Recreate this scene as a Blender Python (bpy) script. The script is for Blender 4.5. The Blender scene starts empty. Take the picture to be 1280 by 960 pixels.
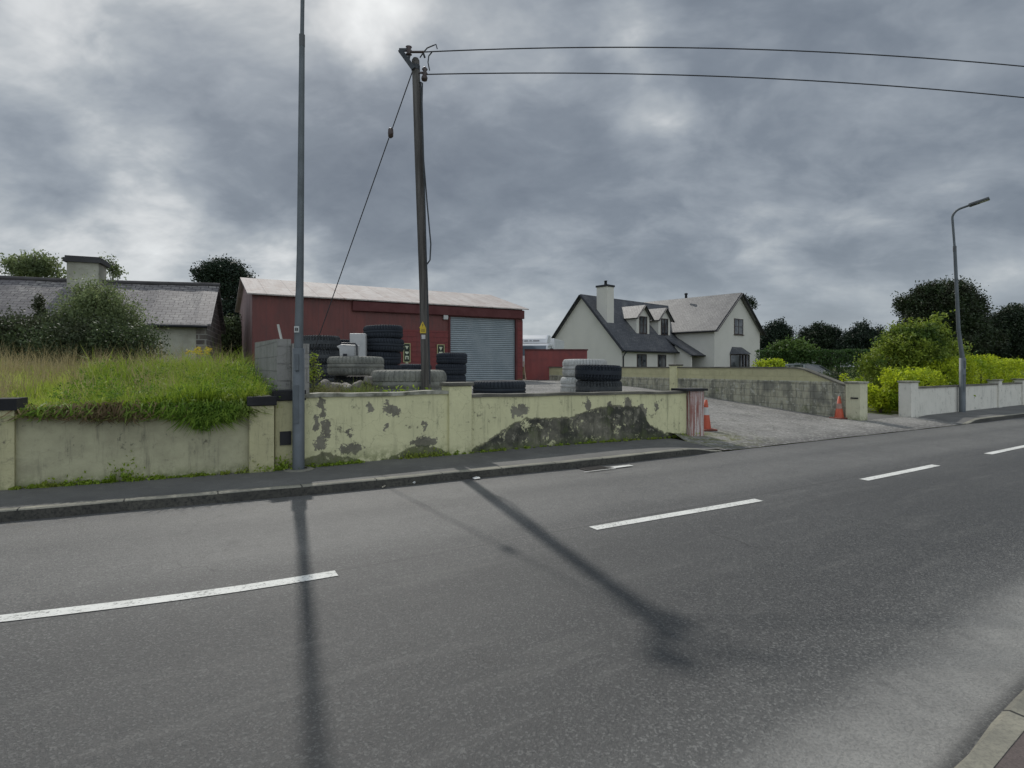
import bpy, bmesh, math, random
import numpy as np
from mathutils import Vector, Matrix
random.seed(7); rng = np.random.default_rng(11)
S = bpy.context.scene; COL = S.collection
F = 700.0; CX = 640.0; HY = 458.0; EYE = 1.6
R = math.radians
def W(px, py, z=0.0):                      # ground point at height z seen at a pixel of the photo
    Y = F*(EYE-z)/(py-HY); return ((px-CX)/F*Y, Y, z)
def X(px, Y): return (px-CX)/F*Y
def Z(py, Y): return EYE-(py-HY)*Y/F
# road frame: t runs along the road, s away from it
P0 = (3.71, 11.65); U = (math.cos(R(30)), math.sin(R(30))); V = (-U[1], U[0])
def ts(x, y):
    a, b = x-P0[0], y-P0[1]; return a*U[0]+b*U[1], a*V[0]+b*V[1]
def xy(t, s): return P0[0]+t*U[0]+s*V[0], P0[1]+t*U[1]+s*V[1]
WALL_T = [-60, -11.07, -8.35, -7.4, -5.2, -2.3, 0, 30]; WALL_S = [3.2, .72, .42, .44, .47, .46, .22, .22]
KERB_T = [-60, -10.7, -7.4, -5.4, -3.7, -.7, 9.7, 14.2, 60]; KERB_S = [1.6, -.62, -.98, -1.04, -1.13, -1.1, -1.12, -1.0, -.9]
CEN_T = [-60, -13, -10.1, -9.0, -8.06, -5.6, -3.2, -.9, 1.3, 3.5, 5.6, 60]; CEN_S = [-1.0, -3.05, -3.56, -3.81, -3.85, -3.88, -3.95, -3.92, -3.86, -3.76, -3.68, -3.4]
NEAR_T = [-60, -13, -7.5, -4, 2, 60]; NEAR_S = [-8.6, -7.72, -7.31, -7.03, -6.92, -6.9]
def smooth(tab_t, tab_s):
    g = np.arange(-60, 60.01, .25); v = np.interp(g, tab_t, tab_s)
    k = np.ones(7)/7; v2 = np.convolve(np.pad(v, 3, mode='edge'), k, 'valid')
    return lambda t: float(np.interp(t, g, v2))
ws, ks, cs, ns = smooth(WALL_T, WALL_S), smooth(KERB_T, KERB_S), smooth(CEN_T, CEN_S), smooth(NEAR_T, NEAR_S)
def sst(a, b, x):
    q = min(1, max(0, (x-a)/(b-a))); return q*q*(3-2*q)
def height(t, s):                          # terrain behind the boundary line
    sp = s
    ramp = float(np.interp(s, [-1.1, -.6, 0, 1, 4.3, 6.3, 9.4, 14, 40], [.012, .05, .1, .13, .40, .57, .76, .9, .85]))
    yard = .95 if s > 0 else .1
    left = 1.0+.035*min(max(s, 0), 9)+.05*math.sin(t*1.3)*math.sin(s*.9)*min(1, max(s, 0))
    gard = float(np.interp(s, [-1.1, -.6, 0, 2, 5, 30, 60], [.012, .05, .1, .13, .25, .7, .78]))
    w = sst(-3.2, .5, t)
    y = yard*(1-w)+ramp*w
    if s > 14: y = .9+(y-.9)*.2
    a = sst(-7.86, -7.66, t); z = left*(1-a)+y*a
    b = sst(7.0, 7.2, t); z = z*(1-b)+gard*b
    if s > 30: z = z+(.78-z)*min(1, (s-30)/25)
    return z
# ------------------------------------------------------------------ mesh helpers
class MB:
    def __init__(s): s.v = []; s.f = []; s.uv = []; s.mi = []; s.sm = []
    def add(s, vs, fs, uvs=None, mi=0, sm=False):
        o = len(s.v); s.v += [tuple(p) for p in vs]
        for k, f in enumerate(fs):
            s.f.append(tuple(o+i for i in f)); s.mi.append(mi); s.sm.append(sm)
            s.uv.append(None if uvs is None else uvs[k])
    def box(s, x0, x1, y0, y1, z0, z1, mi=0):
        vs = [(x0,y0,z0),(x1,y0,z0),(x1,y1,z0),(x0,y1,z0),(x0,y0,z1),(x1,y0,z1),(x1,y1,z1),(x0,y1,z1)]
        s.add(vs, [(0,3,2,1),(4,5,6,7),(0,1,5,4),(1,2,6,5),(2,3,7,6),(3,0,4,7)], mi=mi); return s
    def obox(s, c, ax, ay, az, hx, hy, hz, mi=0):
        c = Vector(c); ax, ay, az = (Vector(a).to_3d().normalized() for a in (ax, ay, az)); vs = []
        for k in range(8):
            i, j, l = k & 1, (k >> 1) & 1, k >> 2
            vs.append(c+ax*hx*(2*i-1)+ay*hy*(2*j-1)+az*hz*(2*l-1))
        s.add(vs, [(0,2,3,1),(4,5,7,6),(0,1,5,4),(1,3,7,5),(3,2,6,7),(2,0,4,6)], mi=mi); return s
    def beam(s, a, b, w, h, up=(0,0,1), mi=0):
        a, b = Vector(a), Vector(b); d = (b-a); ln = d.length; d.normalize()
        sd = d.cross(Vector(up)).normalized(); u2 = sd.cross(d)
        return s.obox((a+b)/2, d, sd, u2, ln/2, w/2, h/2, mi)
    def prism(s, poly, d, mi=0):            # poly: planar 3D loop, extruded by vector d
        n = len(poly); d = Vector(d); vs = [Vector(p) for p in poly]+[Vector(p)+d for p in poly]
        fs = [tuple(range(n))[::-1], tuple(range(n, 2*n))]+[(i, (i+1) % n, n+(i+1) % n, n+i) for i in range(n)]
        s.add(vs, fs, mi=mi); return s
    def tube(s, pts, rad, n=10, cap=True, mi=0, sm=True):
        pts = [Vector(p) for p in pts]; rad = rad if hasattr(rad, '__len__') else [rad]*len(pts); vs = []
        prev = None
        for i, p in enumerate(pts):
            d = (pts[min(i+1, len(pts)-1)]-pts[max(i-1, 0)]).normalized()
            if prev is None: prev = Vector((0,0,1)).cross(d) if abs(d.z) < .95 else Vector((1,0,0))
            a = (prev-d*prev.dot(d)).normalized(); b = d.cross(a); prev = a
            for k in range(n):
                th = 2*math.pi*k/n; vs.append(p+(a*math.cos(th)+b*math.sin(th))*rad[i])
        fs = [(i*n+k, i*n+(k+1) % n, (i+1)*n+(k+1) % n, (i+1)*n+k) for i in range(len(pts)-1) for k in range(n)]
        s.add(vs, fs, mi=mi, sm=sm)
        if cap:
            o = (len(pts)-1)*n
            s.add(vs[:n], [tuple(range(n))[::-1]], mi=mi); s.add(vs[o:o+n], [tuple(range(n))], mi=mi)
        return s
    def lathe(s, prof, n=32, c=(0,0,0), rf=None, mi=0, sm=True, closed=False):
        vs = []
        for j, (r, z) in enumerate(prof):
            for k in range(n):
                th = 2*math.pi*k/n; rr = rf(j, k, r) if rf else r
                vs.append((c[0]+rr*math.cos(th), c[1]+rr*math.sin(th), c[2]+z))
        m = len(prof); fs = []
        for j in range(m if closed else m-1):
            j2 = (j+1) % m
            for k in range(n): fs.append((j*n+k, j*n+(k+1) % n, j2*n+(k+1) % n, j2*n+k))
        s.add(vs, fs, mi=mi, sm=sm); return s
    def build(s, name, mats, parent=None):
        me = bpy.data.meshes.new(name); me.from_pydata(s.v, [], s.f)
        if not isinstance(mats, (list, tuple)): mats = [mats]
        for m in mats: me.materials.append(m)
        me.polygons.foreach_set('material_index', s.mi); me.polygons.foreach_set('use_smooth', s.sm)
        uv = me.uv_layers.new(name='UVMap').data
        V3 = [Vector(p) for p in s.v]
        for p, u in zip(me.polygons, s.uv):
            if u is None:
                n = p.normal
                t = Vector((0,0,1)).cross(n) if abs(n.z) < .985 else Vector((1,0,0))
                t.normalize(); b = n.cross(t)
                for li, vi in zip(p.loop_indices, p.vertices): uv[li].uv = (V3[vi].dot(t), V3[vi].dot(b))
            else:
                for li, q in zip(p.loop_indices, u): uv[li].uv = q
        me.validate()
        o = bpy.data.objects.new(name, me); COL.objects.link(o)
        if parent: o.parent = parent
        return o
def tag(o, label=None, cat=None, group=None, kind=None):
    if label: o['label'] = label
    if cat: o['category'] = cat
    if group: o['group'] = group
    if kind: o['kind'] = kind
    return o
def thing(name, label, cat, loc=(0,0,0), rz=0, group=None):
    o = bpy.data.objects.new(name, None); o.empty_display_size = .2; COL.objects.link(o)
    o.location = loc; o.rotation_euler = (0,0,rz); return tag(o, label, cat, group)
# ------------------------------------------------------------------ material helpers
class NT:
    def __init__(s, nt): s.nt = nt; s.n = nt.nodes; s.l = nt.links
    def put(s, sock, v):
        if isinstance(v, bpy.types.NodeSocket): s.l.new(v, sock)
        elif isinstance(v, (tuple, list)) and len(v) == 3 and sock.type == 'RGBA': sock.default_value = (*v, 1)
        else: sock.default_value = v
    def m(s, op, a, b=0., c=0., clamp=False):
        n = s.n.new('ShaderNodeMath'); n.operation = op; n.use_clamp = clamp
        for i, v in enumerate((a, b, c)): s.put(n.inputs[i], v)
        return n.outputs[0]
    def vm(s, op, a, b=(0,0,0), sc=None):
        n = s.n.new('ShaderNodeVectorMath'); n.operation = op; s.put(n.inputs[0], a); s.put(n.inputs[1], b)
        if sc is not None: s.put(n.inputs['Scale'], sc)
        return n.outputs['Value'] if op in ('DOT_PRODUCT', 'LENGTH', 'DISTANCE') else n.outputs[0]
    def mix(s, f, a, b, bt='MIX'):
        n = s.n.new('ShaderNodeMix'); n.data_type = 'RGBA'; n.blend_type = bt
        s.put(n.inputs[0], f); s.put(n.inputs[6], a); s.put(n.inputs[7], b); return n.outputs[2]
    def rng(s, v, a, b, c=0., d=1., sm=True):
        n = s.n.new('ShaderNodeMapRange'); n.interpolation_type = 'SMOOTHSTEP' if sm else 'LINEAR'
        for i, q in enumerate((v, a, b, c, d)): s.put(n.inputs[i], q)
        return n.outputs[0]
    def ramp(s, f, stops):
        n = s.n.new('ShaderNodeValToRGB'); s.put(n.inputs[0], f); e = n.color_ramp.elements
        while len(e) < len(stops): e.new(.5)
        for k, (p, c) in enumerate(stops):
            e[k].position = p; e[k].color = (*c, 1) if isinstance(c, tuple) else (c, c, c, 1)
        return n.outputs[0]
    def noise(s, v, sc, det=3., ro=.55, dist=0., col=False):
        n = s.n.new('ShaderNodeTexNoise'); s.put(n.inputs['Vector'], v)
        n.inputs['Scale'].default_value = sc; n.inputs['Detail'].default_value = det
        n.inputs['Roughness'].default_value = ro; n.inputs['Distortion'].default_value = dist
        return n.outputs[1 if col else 0]
    def vor(s, v, sc, feat='F1', out=0):
        n = s.n.new('ShaderNodeTexVoronoi'); n.feature = feat; s.put(n.inputs['Vector'], v); n.inputs['Scale'].default_value = sc
        return n.outputs[out]
    def mapp(s, v, sc=(1,1,1), loc=(0,0,0), rot=(0,0,0)):
        n = s.n.new('ShaderNodeMapping'); s.put(n.inputs[0], v); n.inputs['Scale'].default_value = sc
        n.inputs['Location'].default_value = loc; n.inputs['Rotation'].default_value = rot; return n.outputs[0]
    def geo(s, k): return s.n.new('ShaderNodeNewGeometry').outputs[k]
    def tc(s, k='Object'): return s.n.new('ShaderNodeTexCoord').outputs[k]
    def sep(s, v):
        n = s.n.new('ShaderNodeSeparateXYZ'); s.put(n.inputs[0], v); return n.outputs
    def comb(s, x, y, z=0.):
        n = s.n.new('ShaderNodeCombineXYZ')
        for i, q in enumerate((x, y, z)): s.put(n.inputs[i], q)
        return n.outputs[0]
    def brick(s, v, w, h, mort=.02, off=.5, bias=0):
        n = s.n.new('ShaderNodeTexBrick'); s.put(n.inputs['Vector'], v); n.offset = off
        n.inputs['Color1'].default_value = (0,0,0,1); n.inputs['Color2'].default_value = (1,1,1,1); n.inputs['Mortar'].default_value = (.5,.5,.5,1)
        n.inputs['Scale'].default_value = 1; n.inputs['Mortar Size'].default_value = mort; n.inputs['Mortar Smooth'].default_value = .1
        n.inputs['Brick Width'].default_value = w; n.inputs['Row Height'].default_value = h; return n.outputs
def mat(name, fn=None, col=(.5,.5,.5), rough=.8, metal=0., spec=.5, **kw):
    M = bpy.data.materials.new(name); M.use_nodes = True; t = NT(M.node_tree)
    b = M.node_tree.nodes['Principled BSDF']; b.inputs['Base Color'].default_value = (*col, 1)
    b.inputs['Roughness'].default_value = rough; b.inputs['Metallic'].default_value = metal
    b.inputs['Specular IOR Level'].default_value = spec
    if fn:
        r = fn(t)
        if 'col' in r: t.put(b.inputs['Base Color'], r['col'])
        if 'rough' in r: t.put(b.inputs['Roughness'], r['rough'])
        if 'bump' in r:
            n = t.n.new('ShaderNodeBump'); n.inputs['Distance'].default_value = r.get('dist', .01)
            n.inputs['Strength'].default_value = r.get('str', 1.); t.put(n.inputs['Height'], r['bump']); t.l.new(n.outputs[0], b.inputs['Normal'])
        if 'trans' in r or 'trans' in kw:
            tr = t.n.new('ShaderNodeBsdfTranslucent'); t.put(tr.inputs[0], r['col'])
            mx = t.n.new('ShaderNodeMixShader'); mx.inputs[0].default_value = r.get('trans', .3)
            out = t.n['Material Output']; t.l.new(b.outputs[0], mx.inputs[1]); t.l.new(tr.outputs[0], mx.inputs[2]); t.l.new(mx.outputs[0], out.inputs[0])
    return M
def worn(name, c, var=.25, sc=2., rough=.75, metal=0., bump=.002, bsc=60, dirt=None, spec=.4):
    def fn(t):
        p = t.tc('Object'); a = t.noise(p, sc, 5, .6); g = t.noise(p, bsc, 3, .6)
        d = dirt or tuple(x*.5 for x in c)
        cc = t.mix(t.rng(a, .35, .75, 0, var*2), c, d); cc = t.mix(t.rng(g, .3, .75, 0, .25), cc, tuple(x*.6 for x in c))
        return dict(col=cc, bump=g, dist=bump, rough=t.rng(a, .3, .7, rough-.08, min(1, rough+.12)))
    return mat(name, fn, rough=rough, metal=metal, spec=spec)
def leafmat(name, c1, c2, c3=None, trans=.35, rough=.55):
    def fn(t):
        i = t.geo('Random Per Island'); n = t.noise(t.geo('Position'), .9, 3, .6)
        c = t.mix(i, c1, c2)
        if c3: c = t.mix(t.rng(n, .45, .65), c, c3)
        v = t.vm('SCALE', c, sc=t.rng(t.noise(t.geo('Position'), 4., 2), .3, .7, .75, 1.25)) 
        return dict(col=v, trans=trans)
    return mat(name, fn, rough=rough, spec=.3)
# asphalt of the road, UV = (metres along, metres from the far kerb)
def asphalt(t):
    uv = t.tc('UV'); P = t.geo('Position'); u, v, _ = t.sep(uv)
    wob = t.m('MULTIPLY', t.m('SUBTRACT', t.noise(t.comb(t.m('MULTIPLY', u, .12), v), 1.2, 4, .6), .5), t.rng(v, 4.9, 5.6, .5, .04))
    vv = t.m('ADD', v, wob)
    band = t.ramp(t.m('DIVIDE', vv, 6.2), [(0.000, 0.259), (0.050, 0.418), (0.110, 0.475), (0.170, 0.288), (0.220, 0.403), (0.330, 0.418), (0.390, 0.190), (0.450, 0.224), (0.520, 0.185), (0.600, 0.224), (0.680, 0.168), (0.780, 0.202), (0.850, 0.235), (0.895, 0.860), (0.928, 1.000), (0.936, 0.240), (1.000, 0.208)])
    big = t.noise(P, .5, 5, .65); med = t.noise(P, 5, 4, .7)
    base = t.m('MULTIPLY', t.m('MULTIPLY', band, t.rng(big, .3, .7, .82, 1.18)), t.rng(med, .25, .75, .85, 1.15))
    c = t.mix(base, (.034,.035,.036), (.29,.285,.265))
    st = t.vor(P, 92, 'F1', 1); sx, sy, _z = t.sep(st)
    n = t.noise(P, 62, 3, .8); sp = t.m('MULTIPLY', t.rng(sx, .52, .97), t.rng(n, .38, .6))
    c = t.mix(t.m('MULTIPLY', t.rng(n, .38, .58, 1, 0), t.rng(v, 4.8, 5.5, .75, .3)), c, (.016,.017,.019))
    c = t.mix(t.m('MULTIPLY', sp, .62), c, (.235,.235,.222))
    c = t.mix(t.m('MULTIPLY', t.rng(v, 2.4, 3.4), t.rng(v, 5.3, 4.7, 0, .34)), c, (.02,.021,.022))
    oil = t.m('MULTIPLY', t.rng(t.noise(P, 1.7, 4, .7), .60, .74), .4); c = t.mix(oil, c, (.03,.03,.03))
    c = t.mix(t.m('MULTIPLY', t.rng(t.noise(t.comb(t.m('MULTIPLY', u, .25), t.m('MULTIPLY', v, 2.2)), 2.0, 4, .7), .52, .70), .15), c, (.20,.195,.18))
    edge = t.m('MULTIPLY', t.rng(v, 1.0, .1), t.rng(t.noise(P, 8, 4, .7), .5, .7))
    c = t.mix(t.m('MULTIPLY', edge, .5), c, (.10,.09,.07))
    # faint repair seam and fine cracks
    seam = t.m('ABSOLUTE', t.m('SUBTRACT', t.m('ADD', v, t.m('MULTIPLY', wob, .25)), 2.62))
    c = t.mix(t.rng(seam, .03, .0, 0, .35), c, (.02,.02,.02))
    ck = t.vor(t.vm('ADD', P, t.vm('SCALE', t.noise(P, 3, 3, .6, col=True), sc=.3)), .55, 'DISTANCE_TO_EDGE', 0)
    c = t.mix(t.m('MULTIPLY', t.rng(ck, .006, .0), t.rng(t.noise(P, .6, 2), .55, .62, 0, .6)), c, (.015,.015,.015))
    return dict(col=c, bump=t.m('ADD', t.m('MULTIPLY', n, 1.), t.m('MULTIPLY', sx, .5)), dist=.006, rough=t.rng(n, .3, .7, .5, .8))
M = {}
M['asphalt'] = mat('asphalt', asphalt, rough=.68, spec=.5)
def path_fn(a, b, sc=90, tint=None):
    def fn(t):
        P = t.geo('Position'); n = t.noise(P, sc, 3, .7); big = t.noise(P, .9, 5, .65); m = t.noise(P, 6, 4, .6)
        c = t.mix(t.rng(big, .3, .7), a, b); c = t.mix(t.rng(n, .35, .7, 0, .4), c, tuple(x*.45 for x in a))
        c = t.mix(t.rng(m, .55, .75, 0, .4), c, tint or tuple(x*1.4 for x in b))
        return dict(col=c, bump=n, dist=.004)
    return fn
M['footpath'] = mat('footpath', path_fn((.095,.093,.088), (.15,.147,.138)), rough=.8)
M['near_footpath'] = mat('near_footpath', path_fn((.085,.066,.060), (.135,.108,.10)), rough=.85)
def kerb_fn(t):
    P = t.geo('Position'); uv = t.tc('UV'); n = t.noise(P, 50, 4, .7); b = t.noise(P, 2.2, 4, .6)
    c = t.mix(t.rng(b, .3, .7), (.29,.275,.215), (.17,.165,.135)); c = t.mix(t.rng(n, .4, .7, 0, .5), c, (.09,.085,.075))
    u = t.sep(uv)[0]; j = t.m('ABSOLUTE', t.m('SUBTRACT', t.m('FRACT', t.m('DIVIDE', u, .92)), .5))
    c = t.mix(t.rng(j, .012, .004), c, (.02,.02,.018))
    return dict(col=c, bump=n, dist=.004)
M['kerb'] = mat('kerb', kerb_fn, rough=.85)
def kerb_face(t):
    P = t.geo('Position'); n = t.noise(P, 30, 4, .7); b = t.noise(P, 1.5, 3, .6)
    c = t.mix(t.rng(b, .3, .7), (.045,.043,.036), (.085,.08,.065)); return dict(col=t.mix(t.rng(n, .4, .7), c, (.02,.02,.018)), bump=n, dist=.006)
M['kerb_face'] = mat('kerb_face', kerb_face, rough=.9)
def line_fn(t):
    P = t.geo('Position'); n = t.noise(P, 45, 4, .75); b = t.noise(P, 4, 4, .6)
    w = t.m('MULTIPLY', t.rng(t.m('ADD', n, t.m('MULTIPLY_ADD', b, .3, -.15)), .53, .66), .75); c = t.mix(t.rng(b, .3, .75, 0, .5), (.70,.70,.66), (.50,.50,.46))
    return dict(col=t.mix(w, c, (.12,.12,.115)), bump=n, dist=.003)
M['line'] = mat('road_paint', line_fn, rough=.7)
def apron_fn(t):
    P = t.geo('Position'); n = t.noise(P, 35, 4, .75); b = t.noise(P, .8, 5, .65, .5); m = t.noise(P, 4, 5, .7)
    c = t.mix(t.rng(b, .3, .7), (.30,.29,.27), (.19,.185,.175)); c = t.mix(t.rng(m, .5, .75, 0, .6), c, (.12,.115,.10))
    c = t.mix(t.rng(n, .45, .68, 0, .6), c, (.08,.078,.07))
    tt = t.vm('DOT_PRODUCT', t.vm('SUBTRACT', P, (P0[0], P0[1], 0)), (U[0], U[1], 0))
    s2 = t.vm('DOT_PRODUCT', t.vm('SUBTRACT', P, (P0[0], P0[1], 0)), (V[0], V[1], 0))
    moss = t.m('MULTIPLY', t.m('MULTIPLY', t.rng(tt, 2.2, .7), t.rng(s2, 3.5, 1.)), t.rng(m, .40, .6))
    c = t.mix(t.m('MULTIPLY', moss, .75), c, (.12,.13,.035))
    ck = t.vor(t.vm('ADD', P, t.vm('SCALE', t.noise(P, 2, 3, .6, col=True), sc=.5)), .9, 'DISTANCE_TO_EDGE', 0)
    c = t.mix(t.rng(ck, .012, .0, 0, .7), c, (.06,.065,.04))
    c = t.mix(t.m('MULTIPLY', t.rng(t.m('ADD', s2, t.m('MULTIPLY', m, .8)), .1, -.75), .75), c, (.105,.103,.098)); peb = t.vor(P, 22, 'F1', 1); c = t.mix(t.m('MULTIPLY', t.rng(t.sep(peb)[0], .8, .9), .5), c, (.42,.41,.38))
    return dict(col=c, bump=t.m('ADD', n, t.m('MULTIPLY', m, .8)), dist=.02)
M['apron'] = mat('gravel_concrete', apron_fn, rough=.9, spec=.25)
def soil_fn(t):
    P = t.geo('Position'); n = t.noise(P, 3, 5, .7); g = t.noise(P, .15, 4, .6)
    c = t.mix(t.rng(n, .3, .7), (.05,.075,.02), (.11,.14,.04)); c = t.mix(t.rng(g, .4, .6, 0, .5), c, (.10,.085,.05))
    return dict(col=c, bump=n, dist=.03)
M['soil'] = mat('ground_cover', soil_fn, rough=1., spec=.1)
# painted render wall with peeled patches; UV = (metres along, height)
def wall_fn(paint, render, blobs=(), curve=None, umax=1., damp=(.09,.09,.075), moss=(.10,.125,.04), low=.25, streak=.5, cracks=.4, blocks=None, paint2=None):
    def fn(t):
        uv = t.tc('UV'); P = t.geo('Position'); u, v, _ = t.sep(uv)
        n1 = t.noise(P, 2.2, 6, .65); n2 = t.noise(P, 9, 5, .7); n3 = t.noise(P, 45, 3, .7)
        c = t.mix(t.rng(n1, .3, .7, 0, .7), paint, paint2 or tuple(x*.8 for x in paint))
        st = t.noise(t.comb(t.m('MULTIPLY', u, 6), t.m('MULTIPLY', v, .7), 0.), 1., 5, .7)
        c = t.mix(t.m('MULTIPLY', t.rng(st, .52, .72), streak), c, tuple(x*.42 for x in render)); st2 = t.noise(t.comb(t.m('MULTIPLY', u, 14), t.m('MULTIPLY', v, .9), 3.), 1., 4, .7); c = t.mix(t.m('MULTIPLY', t.m('MULTIPLY', t.rng(st2, .54, .70), t.rng(n1, .42, .58)), .5), c, (.10,.10,.08))
        uw = t.m('ADD', u, t.m('MULTIPLY_ADD', n2, .34, -.17)); vw = t.m('ADD', v, t.m('MULTIPLY_ADD', t.noise(P, 7, 6, .75, .3), .34, -.17))
        msk = None
        for (bu, bv, ru, rv) in blobs:
            a = t.m('DIVIDE', t.m('SUBTRACT', uw, bu), ru); b = t.m('DIVIDE', t.m('SUBTRACT', vw, bv), rv)
            d = t.m('ADD', t.m('MULTIPLY', a, a), t.m('MULTIPLY', b, b)); k = t.rng(d, 1.05, .9)
            msk = k if msk is None else t.m('MAXIMUM', msk, k)
        rcol = t.mix(t.rng(n1, .35, .65), render, tuple(x*.6 for x in render))
        if msk is not None: c = t.mix(msk, c, rcol)
        if curve:
            h = t.m('MULTIPLY', t.sep(t.ramp(t.m('DIVIDE', u, umax), curve))[0], 1.2)
            q = t.m('SUBTRACT', t.m('ADD', h, t.m('MULTIPLY_ADD', n2, .16, -.08)), v); k = t.m('MULTIPLY', t.rng(q, -.01, .02), t.rng(t.noise(P, 3.6, 7, .75, .4), .63, .57))
            dk = t.mix(t.rng(t.noise(P, 1.3, 5, .7), .40, .68), damp, tuple(x*.85 for x in render)); dk = t.mix(t.m('MULTIPLY', t.rng(n1, .50, .66), .45), dk, moss); dk = t.mix(t.m('MULTIPLY', t.rng(n2, .56, .64), .7), dk, tuple(x*1.3 for x in render))
            dk = t.mix(t.rng(st, .5, .66, 0, .6), dk, tuple(x*.4 for x in damp))
            c = t.mix(k, c, dk); c = t.mix(t.rng(t.m('ABSOLUTE', q), .022, .0, 0, .7), c, (.05,.05,.035))
        lo = t.m('MULTIPLY', t.rng(v, low*1.3, 0.02), t.rng(n2, .36, .56)); c = t.mix(t.m('MULTIPLY', lo, .85), c, moss)
        sp = t.m('MULTIPLY', t.rng(n2, .57, .66), t.rng(n1, .45, .6)); c = t.mix(t.m('MULTIPLY', sp, .8), c, tuple(x*.5 for x in render))
        ck = t.vor(t.vm('ADD', P, t.vm('SCALE', t.noise(P, 5, 3, .6, col=True), sc=.25)), 1.6, 'DISTANCE_TO_EDGE', 0)
        c = t.mix(t.m('MULTIPLY', t.rng(ck, .008, .0), cracks), c, (.05,.05,.035))
        h = t.m('ADD', t.m('MULTIPLY', n3, .3), n2)
        if blocks:
            br = t.brick(uv, blocks[0], blocks[1], .009); c = t.mix(t.m('MULTIPLY', t.m('MULTIPLY', br[1], t.rng(n2, .35, .6)), .5), c, tuple(x*.45 for x in render)); h = t.m('SUBTRACT', h, br[1])
        return dict(col=c, bump=h, dist=.012)
    return fn
def flat_path(poly, ufrom=None):
    L = [0]
    for a, b in zip(poly, poly[1:]): L.append(L[-1]+math.hypot(b[0]-a[0], b[1]-a[1]))
    return L
def u_at(poly, px):                       # metres along a wall's line where the sight line of a photo column meets it
    L = flat_path(poly); k = (px-CX)/F
    for i, (a, b) in enumerate(zip(poly, poly[1:])):
        fa, fb = a[0]-k*a[1], b[0]-k*b[1]
        if fa*fb <= 0 and fa != fb: return L[i]+(L[i+1]-L[i])*fa/(fa-fb)
    return 0 if abs(poly[0][0]-k*poly[0][1]) < abs(poly[-1][0]-k*poly[-1][1]) else L[-1]
def strip(mb, poly, th, z0, z1, mi=0, ext=0., seg=.25):  # a wall along poly (front face on poly), thickness th away from the road; z0,z1 numbers or f(u)
    L = flat_path(poly); n = max(2, int(L[-1]/seg)); us = np.linspace(0, L[-1], n+1)
    xs = np.interp(us, L, [p[0] for p in poly]); ys = np.interp(us, L, [p[1] for p in poly])
    f0 = z0 if callable(z0) else (lambda u: z0); f1 = z1 if callable(z1) else (lambda u: z1)
    vs = []; 
    for i in range(n+1):
        a, b = max(i-1, 0), min(i+1, n); dx, dy = xs[b]-xs[a], ys[b]-ys[a]; l = math.hypot(dx, dy); nx, ny = -dy/l, dx/l
        e = 0
        if ext:
            if i == 0: e = -ext
            if i == n: e = ext
        X0, Y0 = xs[i]+dx/l*e, ys[i]+dy/l*e; fr = ext
        vs += [(X0-nx*fr, Y0-ny*fr, f0(us[i])), (X0-nx*fr, Y0-ny*fr, f1(us[i])), (X0+nx*(th+fr), Y0+ny*(th+fr), f1(us[i])), (X0+nx*(th+fr), Y0+ny*(th+fr), f0(us[i]))]
    fs = []; uvs = []
    for i in range(n):
        o = 4*i; u0, u1 = us[i], us[i+1]
        h0, h1, g0, g1 = f0(u0), f1(u0), f0(u1), f1(u1); base = min(f0(us[0]), f0(us[-1]))
        fs.append((o, o+4, o+5, o+1)); uvs.append([(u0,h0-base),(u1,g0-base),(u1,g1-base),(u0,h1-base)])
        fs.append((o+1, o+5, o+6, o+2)); uvs.append([(u0,h1-base),(u1,g1-base),(u1,g1-base+th),(u0,h1-base+th)])
        fs.append((o+2, o+6, o+7, o+3)); uvs.append([(u0,h1-base),(u1,g1-base),(u1,g0-base),(u0,h0-base)])
        fs.append((o+3, o+7, o+4, o)); uvs.append([(u0,0)]*4)
    e = 4*n; fs += [(0,1,2,3), (e+3,e+2,e+1,e)]; uvs += [[(0,0),(0,1),(th,1),(th,0)]]*2
    mb.add(vs, fs, uvs, mi); return mb
def dirn(a, b):
    d = Vector((b[0]-a[0], b[1]-a[1], 0)); return d.normalized()
def pillar(mb, p, d, w, dep, z0, z1, off=.03):    # box with front-left corner p, running along d
    d = Vector((d[0], d[1], 0)).normalized(); n = Vector((-d.y, d.x, 0))
    c = Vector((p[0], p[1], (z0+z1)/2))+d*w/2+n*(dep/2-off); mb.obox(c, d, n, (0,0,1), w/2, dep/2, (z1-z0)/2); return c
# ================================================================== CAMERA, SUN, SKY
cam = bpy.data.cameras.new('camera'); co = bpy.data.objects.new('camera', cam); COL.objects.link(co); S.camera = co
co.location = (0,0,EYE); co.rotation_euler = (R(90),0,0); cam.sensor_width = 36; cam.lens = F/1280*36; cam.shift_y = (HY-480)/1280; cam.clip_end = 5000; cam.clip_start = .05
sd = Vector((-270, 700, 709)).normalized()          # towards the sun
sun = bpy.data.lights.new('sun', 'SUN'); so = bpy.data.objects.new('sun', sun); COL.objects.link(so)
sun.energy = 2.35; sun.angle = R(.9); sun.color = (1,.96,.90); so.rotation_euler = sd.to_track_quat('Z', 'Y').to_euler(); so.location = (0,0,30)
wd = bpy.data.worlds.new('World'); S.world = wd; wd.use_nodes = True; t = NT(wd.node_tree); bg = wd.node_tree.nodes['Background']
sky = t.n.new('ShaderNodeTexSky'); sky.sky_type = 'NISHITA'; sky.sun_disc = False
sky.sun_elevation = math.asin(sd.z); sky.sun_rotation = math.atan2(sd.x, sd.y)
D = t.tc('Generated'); dx, dy, dz = t.sep(D)
zc = t.m('ADD', t.m('MAXIMUM', dz, 0.), .42)
pl = t.comb(t.m('DIVIDE', dx, zc), t.m('DIVIDE', dy, zc), 0.)
pl = t.mapp(pl, rot=(0,0,R(25)), sc=(1.5,1.9,1))
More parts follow.
